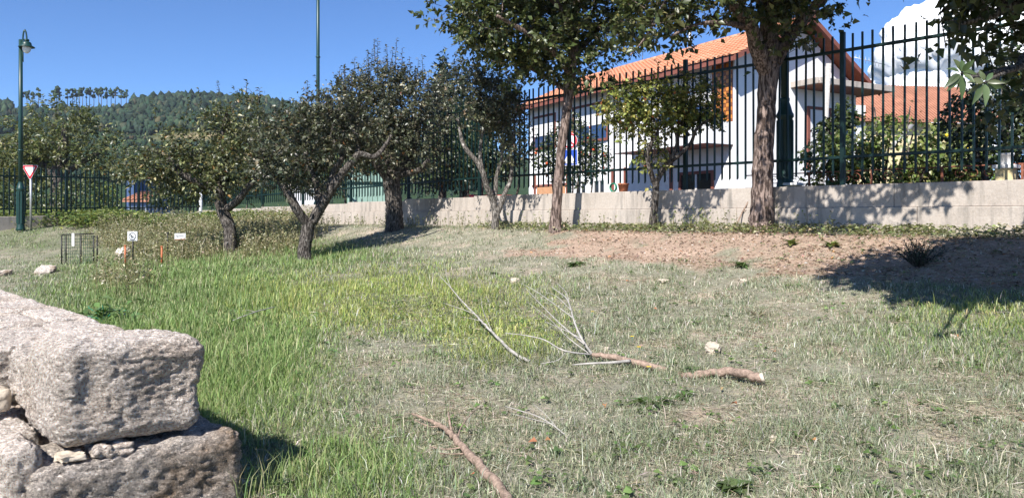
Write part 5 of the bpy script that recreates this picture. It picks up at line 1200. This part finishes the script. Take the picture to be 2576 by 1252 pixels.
# ================================================================== GRASS AND GROUND COVER
def blade_arrays(pos, az, lean, h, w, col, curl=.5):
    n = len(pos); d = np.stack([np.cos(az), np.sin(az), np.zeros(n)], 1); s = np.stack([-np.sin(az), np.cos(az), np.zeros(n)], 1)
    # the flat of the blade is turned at random
    tw = RNG.uniform(0, math.pi, n)[:, None]; s = s * np.cos(tw) + d * np.sin(tw)
    up = np.array([0, 0, 1.]); h = h[:, None]; w = w[:, None]; lean = lean[:, None]
    m = pos + d * lean * h * .32 + up * h * .58 * np.sqrt(np.maximum(1 - (lean * .75) ** 2, .04))
    t = pos + d * lean * h * .95 + up * h * np.sqrt(np.maximum(1 - np.minimum(lean, .985) ** 2, .01)) * (1 - curl * lean * .3)
    V = np.stack([pos - s * w * .5, pos + s * w * .5, m - s * w * .42, m + s * w * .42, t], 1).reshape(-1, 3)
    o = (np.arange(n) * 5)[:, None]; T = np.concatenate([o + [0, 1, 3], o + [0, 3, 2], o + [2, 3, 4]], 0)
    return V, T, np.repeat(col, 5, 0)
def scatter(y0, y1, dens, rng, margin=1.3, ymin=2.2, pw=1.6, half=.70):
    ys = np.linspace(y0, y1, 400); rho = dens * np.minimum(1, (3.6 / ys) ** pw); wid = 2 * (half * ys + margin); lam = rho * wid
    N = int(np.sum((lam[1:] + lam[:-1]) * .5 * np.diff(ys))); cdf = np.cumsum(lam); cdf /= cdf[-1]
    Yr = np.interp(rng.random(N), cdf, ys); Xr = rng.uniform(-1, 1, N) * (half * Yr + margin); return Xr, Yr
SWO = np.array([-1.65, 2.70]); SE = np.array([.715, .70]); SW_ = np.array([-.70, .715])
def in_stone(X, Y, pad=.0):
    r = np.stack([X - SWO[0], Y - SWO[1]], -1); a = r @ SE; b_ = r @ SW_; return (a > -.06 - pad) & (a < .68 + pad) & (b_ > -.06 - pad) & (b_ < 3.7)
rng = np.random.default_rng(101)
Xr, Yr = scatter(2.0, 26, 9800, rng, pw=1.75)
px, py, d, fd, fv, fy_, fdry, flf, n1, n2, n3 = fields(Xr, Yr)
u = rng.random(len(Xr))
tuft = fbm2(Xr, Yr, 6.0, 77, 3); clump = fbm2(Xr, Yr, 2.4, 79, 3)
keepp = (1 - .90 * sm(.2, .55, fd)) * (.25 + 1.25 * sm(.3, .62, tuft)) * (.62 + .55 * sm(.32, .55, clump)) * (d > .03) * (1 - .75 * flf)
keepp = np.where(np.maximum(fv, fy_) > .35, np.maximum(keepp, .95 * (1 - sm(.3, .6, fd))), keepp)
k = (u < keepp) & ~in_stone(Xr, Yr) & ((wall_d(Xr, Yr) > .03)) & (Yr < 25.5)
Xr, Yr, d, fd, fv, fy_, fdry, n1, n2, n3, tuft, clump = [a[k] for a in (Xr, Yr, d, fd, fv, fy_, fdry, n1, n2, n3, tuft, clump)]
N = len(Xr)
viv = np.clip(fv + .35 * fy_, 0, 1)
h = (.025 + .030 * rng.random(N)) * (1 + .75 * viv) * (.7 + .6 * tuft) * (1 - .4 * sm(.1, .4, fd)); h *= (.55 + .95 * sm(.3, .7, clump)) * (1 + 1.0 * (rng.random(N) < .09))
lean = np.clip(rng.beta(2.2, 1.5, N) * (1.12 - .38 * viv), .05, .985)
w = (.0026 + .0022 * rng.random(N)) * (1 + .2 * viv) * np.clip(Yr / 4.5, 1, 2.8)
dull = tints(N, [(3.4, (.20, .235, .14)), (3.0, (.265, .295, .185)), (2.4, (.37, .38, .265)), (1.4, (.52, .49, .385)), (1.2, (.115, .145, .075)), (.6, (.62, .59, .51))], .16, rng)
vivc = tints(N, [(4, (.18, .27, .085)), (3, (.235, .325, .11)), (2.2, (.32, .37, .17)), (1.0, (.42, .41, .23)), (1.1, (.10, .175, .05))], .16, rng)
yelc = tints(N, [(4, (.30, .36, .09)), (3, (.37, .40, .125)), (1.5, (.47, .45, .21)), (1.0, (.19, .27, .07))], .16, rng)
col = dull + (vivc - dull) * (rng.random(N) < viv * 1.1)[:, None]; col = np.where((rng.random(N) < fy_ * .85)[:, None], yelc, col)
dryc = tints(N, [(3, (.26, .25, .13)), (2, (.36, .32, .19)), (2, (.17, .19, .08))], .16, rng); col = np.where((rng.random(N) < fdry * .7)[:, None], dryc, col)
col = np.clip(col * (.74 + .5 * n1)[:, None] * (1 + (.5 - clump)[:, None] * np.array([.16, .10, .22])), .01, .9)
Zr = ground(Xr, Yr); base_g = np.stack([Xr, Yr, Zr - .004], 1); azg = rng.uniform(0, 6.283, N); nr = Yr < 8.5; fr = ~nr
A1 = blade_arrays(base_g[nr], azg[nr], lean[nr], h[nr], w[nr], col[nr])
nf_ = int(fr.sum()); df = np.stack([np.cos(azg[fr]), np.sin(azg[fr]), np.zeros(nf_)], 1); sf = np.stack([-np.sin(azg[fr]), np.cos(azg[fr]), np.zeros(nf_)], 1); hf = h[fr][:, None]; wf = w[fr][:, None] * 1.25; lf_ = lean[fr][:, None]
tip_f = base_g[fr] + df * lf_ * hf * .9 + np.array([0, 0, 1.]) * hf * np.sqrt(np.maximum(1 - lf_ ** 2, .02))
A2 = (np.stack([base_g[fr] - sf * wf * .5, base_g[fr] + sf * wf * .5, tip_f], 1).reshape(-1, 3), np.arange(nf_ * 3).reshape(-1, 3), np.repeat(col[fr], 3, 0))
V, T, C = merge([A1, A2])
tag(np_mesh("grass", V, T, M['grass'], color=C), "short patchy lawn grass, vivid green towards the left and greyish right", "grass", None, "stuff")
print("grass blades", N)
# straw and thatch lying flat
Xr, Yr = scatter(2.0, 10, 2100, rng); px, py, d, fd, fv, fy_, fdry, flf, n1, n2, n3 = fields(Xr, Yr)
k = (rng.random(len(Xr)) < (.25 + .8 * sm(.45, .62, n2) + .55 * sm(.2, .5, fd) - .85 * fv)) & ~in_stone(Xr, Yr) & (d > .3); Xr, Yr, n1 = Xr[k], Yr[k], n1[k]; N = len(Xr)
L = rng.uniform(.04, .13, N); az = rng.uniform(0, 6.283, N); dr = np.stack([np.cos(az), np.sin(az), rng.normal(0, .08, N)], 1)
p0 = np.stack([Xr, Yr, ground(Xr, Yr) + rng.uniform(.004, .03, N)], 1)
V, T, C = leaf_arrays(p0, dr, norm(np.stack([rng.normal(0, .3, N), rng.normal(0, .3, N), np.ones(N)], 1)), L, rng.uniform(.0012, .0022, N) * np.clip(Yr / 5, 1, 2), tints(N, [(3, (.56, .51, .41)), (2, (.44, .39, .29)), (1, (.30, .23, .17)), (1.5, (.30, .32, .20))], .18, rng), .1, .05)
tag(np_mesh("straw", V, T, M['grass'], color=C), "dry straw strewn flat through the lawn", "straw", None, "stuff")
# leaf litter on the earth bank
Xr, Yr = scatter(5.5, 20, 1200, rng, pw=.9); px, py, d, fd, fv, fy_, fdry, flf, n1, n2, n3 = fields(Xr, Yr)
k = (rng.random(len(Xr)) < sm(.25, .6, fd) * (.35 + .9 * sm(.42, .62, n2))); Xr, Yr = Xr[k], Yr[k]; N = len(Xr)
az = rng.uniform(0, 6.283, N); dr = np.stack([np.cos(az), np.sin(az), rng.normal(0, .2, N)], 1); L = rng.uniform(.02, .06, N)
V, T, C = leaf_arrays(np.stack([Xr, Yr, ground(Xr, Yr) + .008], 1), dr, norm(np.stack([rng.normal(0, .5, N), rng.normal(0, .5, N), np.ones(N)], 1)), L, L * rng.uniform(.12, .34, N), tints(N, [(2.5, (.26, .18, .14)), (2.5, (.40, .29, .22)), (1.3, (.60, .53, .46)), (.3, (.48, .24, .11)), (1, (.13, .085, .065))], .2, rng), .25, .15)
tag(np_mesh("leaf_litter", V, T, M['fallen_leaf'], color=C), "dry brown leaf litter scattered over the earth bank", "leaf litter", None, "stuff")
# broad-leaved strip along the wall and creeping ivy by the left fence
Xr, Yr = scatter(8.0, 27, 3600, rng, pw=.75, half=.72); px, py, d, fd, fv, fy_, fdry, flf, n1, n2, n3 = fields(Xr, Yr)
k = (rng.random(len(Xr)) < flf * np.where(px < 900, 1.0, .7) * (.25 + .9 * sm(.38, .62, n2))) & (d > .02); Xr, Yr, px_ = Xr[k], Yr[k], px[k]; N = len(Xr); leftm = px_ < 900
hgt = rng.uniform(.01, .11, N) * (.5 + fbm2(Xr, Yr, 2., 5)) * np.where(leftm, 3.6, 1.0)
az = rng.uniform(0, 6.283, N); dr = np.stack([np.cos(az), np.sin(az), rng.normal(.1, .3, N)], 1); L = rng.uniform(.03, .07, N) * np.where(leftm, 2.0, 1.0)
V, T, C = leaf_arrays(np.stack([Xr, Yr, ground(Xr, Yr) + hgt], 1), dr, norm(np.stack([rng.normal(0, .4, N), rng.normal(-.15, .4, N), np.ones(N)], 1)), L, L * .36, np.where(leftm[:, None], tints(N, [(3, (.15, .19, .05)), (2, (.22, .25, .07)), (2, (.08, .13, .03))], .2, rng), tints(N, [(3, (.15, .17, .07)), (2, (.22, .235, .10)), (1.5, (.09, .115, .042)), (.8, (.40, .36, .23))], .2, rng)))
kk_ = np.repeat(leftm, 5)
def split(mask):
    idx = np.where(mask)[0]; mp = -np.ones(len(V), int); mp[idx] = np.arange(len(idx)); tm_ = mask[T[:, 0]]; return V[idx], mp[T[tm_]], C[idx]
v_, t_, c_ = split(~kk_); tag(np_mesh("ground_cover", v_, t_, M['leaf'], color=c_), "low leafy weeds growing along the foot of the concrete wall", "weeds", None, "stuff")
v_, t_, c_ = split(kk_); tag(np_mesh("ivy", v_, t_, M['leaf'], color=c_), "creeping yellow-green ivy in front of the left fence", "ivy", None, "stuff")
# tall dry weeds round the pear trees: stalks with small leaves
def weeds(X, Y, hmin, hmax, stops, name, label, per=9, lw=.034, stalk=(.20, .18, .09)):
    N = len(X); Z = ground(X, Y); H = rng.uniform(hmin, hmax, N) * (.55 + .8 * fbm2(X, Y, 1.2, 88, 3)); az = rng.uniform(0, 6.283, N); ln = rng.uniform(.05, .45, N)
    base = np.stack([X, Y, Z], 1); parts = [blade_arrays(base, az, ln, H, np.full(N, .006), tints(N, [(1, stalk), (1, tuple(1.5 * c for c in stalk))], .2, rng))]
    d = np.stack([np.cos(az), np.sin(az), np.zeros(N)], 1)
    for j in range(per):
        t = .2 + .8 * rng.random(N); p = base + d * (ln * H * t * t)[:, None] + np.array([0, 0, 1.]) * (H * t * .93)[:, None]
        L = rng.uniform(.5, 1.3, N) * lw; parts.append(leaf_arrays(p, rand_dirs(N, rng) + np.array([0, 0, .3]), rand_dirs(N, rng) + np.array([0, 0, .6]), L, L * .27, tints(N, stops, .2, rng)))
    V, T, C = merge(parts); o = np_mesh(name, V, T, M['leaf'], color=C); tag(o, label, "weeds", None, "stuff"); return o
Xr, Yr = scatter(9.0, 24, 850, rng, pw=.9); px, py, d, fd, fv, fy_, fdry, flf, n1, n2, n3 = fields(Xr, Yr)
k = (rng.random(len(Xr)) < sm(.3, .75, fdry) * (.25 + .9 * sm(.35, .6, n1)))
for tx, ty in ((580, 634), (768, 652)):
    tb = ghit(tx, ty); uu = np.abs(Xr / Yr - tb.x / tb.y) * tb.y; k &= ~((uu < .28) & (Yr < tb.y + .05) & (Yr > tb.y - 3.5) & (rng.random(len(Xr)) < .93))

weeds(Xr[k], Yr[k], .20, .62, [(3, (.23, .225, .115)), (3, (.32, .295, .165)), (1.6, (.15, .17, .07)), (1.4, (.43, .38, .25))], "dry_weeds", "tall dry olive-brown weeds around the two left pear trees", 6, .05)
# sprigs along the wall foot and through the bank
X1 = []; Y1 = []
for a_, d_, n_ in ((8.6, .25, 10), (9.6, .2, 14), (8.0, .3, 6), (7.2, .22, 12), (6.3, .25, 8), (5.6, .2, 10), (4.4, .25, 6), (3.7, .2, 16), (3.3, .22, 20), (2.9, .25, 14), (2.2, .3, 12), (1.3, .25, 8), (11.0, .3, 18), (12.2, .3, 22), (13.4, .35, 22), (14.5, .3, 18), (10.2, .3, 14)):
    for q in range(n_):
        p_ = wall_pt(a_ + random.gauss(0, .22), d_ + abs(random.gauss(0, .1))); X1.append(p_[0]); Y1.append(p_[1])
weeds(np.array(X1), np.array(Y1), .14, .42, [(3, (.15, .18, .07)), (2, (.22, .24, .11)), (1, (.34, .32, .2))], "wall_weeds", "wispy weed sprigs standing against the concrete wall", 8, .04)
# long seeding grass stalks near the stone wall and over the left lawn
Xs = []; Ys = []
for (x, y, n_, sx, sy) in ((330, 1262, 16, 90, 6), (560, 1262, 26, 70, 6), (680, 1240, 24, 60, 12), (740, 1150, 10, 50, 30), (560, 860, 26, 60, 40), (660, 830, 40, 120, 40), (300, 745, 26, 90, 14), (140, 735, 16, 60, 10), (900, 900, 24, 160, 80), (700, 960, 24, 90, 60), (460, 770, 30, 90, 20), (20, 1255, 14, 20, 10)):
    for q in range(n_):
        g_ = ghit(x + random.gauss(0, sx), min(y + random.gauss(0, sy), 1400)); Xs.append(g_.x); Ys.append(g_.y)
Xs = np.array(Xs); Ys = np.array(Ys); k = ~in_stone(Xs, Ys); Xs, Ys = Xs[k], Ys[k]; N = len(Xs)
prt = []
for r_ in range(4):
    prt.append(blade_arrays(np.stack([Xs + rng.normal(0, .02, N), Ys + rng.normal(0, .02, N), ground(Xs, Ys)], 1), rng.uniform(0, 6.283, N), rng.uniform(.1, .75, N), rng.uniform(.09, .22, N), rng.uniform(.003, .005, N), tints(N, [(3, (.16, .23, .08)), (2, (.24, .29, .12)), (1.4, (.38, .36, .2))], .18, rng)))
V, T, C = merge(prt); tag(np_mesh("long_grass", V, T, M['grass'], color=C), "long loose grass stalks around the stone wall and left lawn", "grass", None, "stuff")

# small broad-leaved weeds dotted through the turf
nw = 420; Yw = 2.6 + 8 * rng.random(nw) ** 1.3; Xw = rng.uniform(-.45, .75, nw) * Yw; k = ~in_stone(Xw, Yw, .1) & (wall_d(Xw, Yw) > .5); Xw, Yw = Xw[k], Yw[k]; nw = len(Xw)
prt = []
for q in range(9):
    az = rng.uniform(0, 6.283, nw); L = rng.uniform(.018, .05, nw) * rng.uniform(.6, 1.2, nw); off = rng.normal(0, .03, (nw, 2)); X_ = Xw + off[:, 0]; Y_ = Yw + off[:, 1]
    prt.append(leaf_arrays(np.stack([X_, Y_, ground(X_, Y_) + rng.uniform(.012, .04, nw)], 1), np.stack([np.cos(az), np.sin(az), rng.normal(.15, .2, nw)], 1), norm(np.stack([rng.normal(0, .35, nw), rng.normal(0, .35, nw), np.ones(nw)], 1)), L, L * .38, tints(nw, [(3, (.12, .19, .06)), (2, (.18, .25, .09)), (1, (.09, .13, .05))], .2, rng)))
V, T, C = merge(prt); tag(np_mesh("lawn_weeds", V, T, M['leaf'], color=C), "small round-leaved weeds dotted through the lawn", "weeds", None, "stuff")

# ================================================================== SINGLE PLANTS
def rosette(label, x, y, n, L0, stops, name="weed_plant", up=.35, wr=.16, seed=1, cat="plant", hgt=0.0):
    rg = np.random.default_rng(seed); g_ = ghit(x, y); r = thing(name, label, cat, g_); az = rg.uniform(0, 6.283, n)
    dr = np.stack([np.cos(az), np.sin(az), rg.uniform(.05, 1.0, n) * up * 2], 1); L = L0 * rg.uniform(.6, 1.15, n); p0 = np.stack([np.cos(az) * .01, np.sin(az) * .01, .005 + hgt * rg.random(n)], 1)
    V, T, C = leaf_arrays(p0, dr, norm(np.stack([-np.cos(az) * .4, -np.sin(az) * .4, np.ones(n)], 1)), L, L * wr, tints(n, stops, .15, rg), .25, .35)
    tag(np_mesh("leaves", V, T, M['leaf'], r, color=C), kind="stuff"); MB().lathe([(.012, -.02), (.015, .0), (.006, .02 + hgt)], 7).build("crown_stem", M['bark_pear'], r); return r
gw_ = [(3, (.085, .135, .045)), (2, (.13, .18, .07))]
rosette("dark rosette weed with strap leaves on the lawn below the branch", 1640, 1022, 34, .16, gw_, seed=1, wr=.10); rosette("second smaller rosette weed just right of the strap-leaved rosette", 1725, 1000, 14, .09, gw_, seed=2)
rosette("small leafy weed on the lower edge of the earth bank", 1865, 672, 26, .14, gw_, seed=3, up=.6); rosette("flat green weed patch on the bare earth bank centre", 1450, 668, 40, .17, gw_, seed=4, up=.3, wr=.2)
rosette("bright little sprout on the bank right of the large oak's foot", 2090, 622, 20, .14, vine_c, seed=5, up=.9, wr=.25); rosette("yellow-green sprout in the bank right of the oak trunk foot", 1990, 618, 18, .13, vine_c, seed=6, up=.9, wr=.25); rosette("spiky dry tuft of pale grass on the lawn right of centre", 1905, 796, 34, .15, [(1, (.42, .38, .27))], seed=7, up=.7, wr=.03)
rosette("clover patch low in the right foreground", 1850, 1235, 60, .07, gw_, seed=8, up=.5, wr=.4); rosette("small green weed in the lawn above the sandy stone", 1240, 690, 20, .1, gw_, seed=9)
# broad-leaved plant growing behind the stone wall
g_ = ghit(265, 812); rg = np.random.default_rng(12); r = thing("leafy_plant", "broad-leaved dock plant growing over the back edge of the stone wall", "plant", g_)
n = 70; Pp = np.stack([rg.normal(0, .16, n), rg.normal(0, .07, n), .05 + np.abs(rg.normal(0, .09, n))], 1); az = rg.uniform(0, 6.283, n); L = rg.uniform(.07, .16, n)
V, T, C = leaf_arrays(Pp, np.stack([np.cos(az), np.sin(az), rg.uniform(-.3, .5, n)], 1), norm(np.stack([rg.normal(0, .4, n), rg.normal(-.2, .4, n), np.ones(n)], 1)), L, L * .24, tints(n, [(2, (.10, .18, .05)), (1, (.16, .25, .08))], .15, rg)); tag(np_mesh("leaves", V, T, M['leaf'], r, color=C), kind="stuff")
mb = MB(); [mb.tube([(0, 0, -.03), Vector(Pp[q]) * .5 + Vector((0, 0, .02)), Pp[q]], .004, 4) for q in range(0, n, 5)]; tag(mb.build("stems", M['hose'], r), kind="stuff")
# dark needle-leaved bush in the shade at the right
g_ = ghit(2310, 672); rg = np.random.default_rng(13); r = thing("rosemary_bush", "dark needle-leaved bush at the edge of the right-hand tree shade", "bush", g_)
n = 130; az = rg.uniform(0, 6.283, n); tip = np.stack([np.cos(az) * rg.uniform(.02, .34, n), np.sin(az) * rg.uniform(.02, .22, n), rg.uniform(.10, .30, n)], 1); prt = []
for q in range(9):
    t = (q + 1) / 9; L = rg.uniform(.025, .045, n); prt.append(leaf_arrays(tip * t, norm(tip) + rand_dirs(n, rg) * .8, rand_dirs(n, rg), L, L * .13, tints(n, [(2, (.035, .06, .035)), (1, (.06, .085, .05))], .2, rg)))
V, T, C = merge(prt); tag(np_mesh("foliage", V, T, M['leaf'], r, color=C), kind="stuff")
mb = MB(); [mb.tube([(0, 0, -.02), tip[q] * .55, tip[q]], [.006, .004, .002], 4) for q in range(0, n, 2)]; mb.tube([(0, 0, .05), (.25, 0, .14), (.52, .05, .24)], [.008, .006, .003], 5); tag(mb.build("stems", M['bark_pear'], r), kind="stuff")
# yellow flowers and orange fallen leaves, each its own
for (x, y, lab) in ((1590, 862, "yellow flower nearest the whitish rock chunk"), (1607, 890, "yellow flower just above the thick fallen branch"), (1632, 942, "yellow flower just below the thick fallen branch"), (1490, 797, "yellow flower among the twiggy silver branch tips")):
    g_ = ghit(x, y); r = thing("yellow_flower", lab, "flower", g_, 0, "yellow flowers in the lawn"); MB().tube([(0, 0, 0), (.004, 0, .05)], .0015, 4).build("stalk", M['hose'], r)
    for q in range(6):
        a = q * math.pi / 3; MB().add([(0, 0, .05), (.012 * math.cos(a - .4), .012 * math.sin(a - .4), .054), (.021 * math.cos(a), .021 * math.sin(a), .052), (.012 * math.cos(a + .4), .012 * math.sin(a + .4), .054)], [(0, 1, 2, 3)]).build("petal", M['flower'], r)
LV = [(1525, 1028, "orange-red fallen leaf just left of the strap-leaved rosette weed"), (1352, 1124, "brown-orange fallen leaf at the lower centre among straw"), (1195, 1210, "orange fallen leaf beside the brown broken branch"), (1810, 985, "rust fallen leaf below the sawn branch end"), (2055, 1122, "orange fallen leaf low at right of centre"), (1645, 782, "pale orange fallen leaf above the whitish rock chunk"),
      (2400, 852, "yellow fallen leaf on the greener lawn at right"), (1855, 1028, "red-brown fallen leaf right of the strap-leaved rosette weed"), (1575, 712, "orange scrap of leaf on the lawn's upper edge"), (1950, 893, "tan curled fallen leaf right of the whitish rock chunk"), (1370, 1120, "small brown leaf curled next to the brown-orange leaf"), (2560, 1070, "tan fallen leaf at the right edge of the foreground"), (930, 712, "light brown fallen leaf in the left lawn")]
rg = np.random.default_rng(15)
for (x, y, lab) in LV:
    g_ = ghit(x, y); a = rg.uniform(0, 6.283); L = np.array([rg.uniform(.03, .05)])
    V, T, C = leaf_arrays(np.array([[0, 0, .025]]), np.array([[math.cos(a), math.sin(a), .1]]), norm(np.array([[rg.normal(0, .4), -.5, 1.]])), L, L * .33, tints(1, [(2, (.46, .20, .09)), (1, (.50, .35, .20)), (1, (.32, .13, .07))], .12, rg), .4, .3)
    o = np_mesh("fallen_leaf", V, T, M['fallen_leaf'], color=C); o.location = g_; tag(o, lab, "leaf", "orange leaves fallen on the lawn")

# ================================================================== HAZE
t = NT("haze_air"); t.t.nodes.remove(t.p); vol = t.n("ShaderNodeVolumePrincipled")
vol.inputs['Color'].default_value = (.80, .88, 1.0, 1); vol.inputs['Density'].default_value = .00015; vol.inputs['Anisotropy'].default_value = .2
t.l(vol.outputs[0], t.out.inputs['Volume'])
zlo = float(min(gz.min(), HZ.min())) - 1.5
o = MB().box(-2050, 2050, -900, 1900, zlo, float(HZ.max()) + 14).build("haze", t.m); tag(o, "thin blue summer haze filling the valley air", None, None, "stuff")
print("haze box", zlo, gx.min(), gx.max(), gy.min(), gy.max(), hill_z(0, 600))
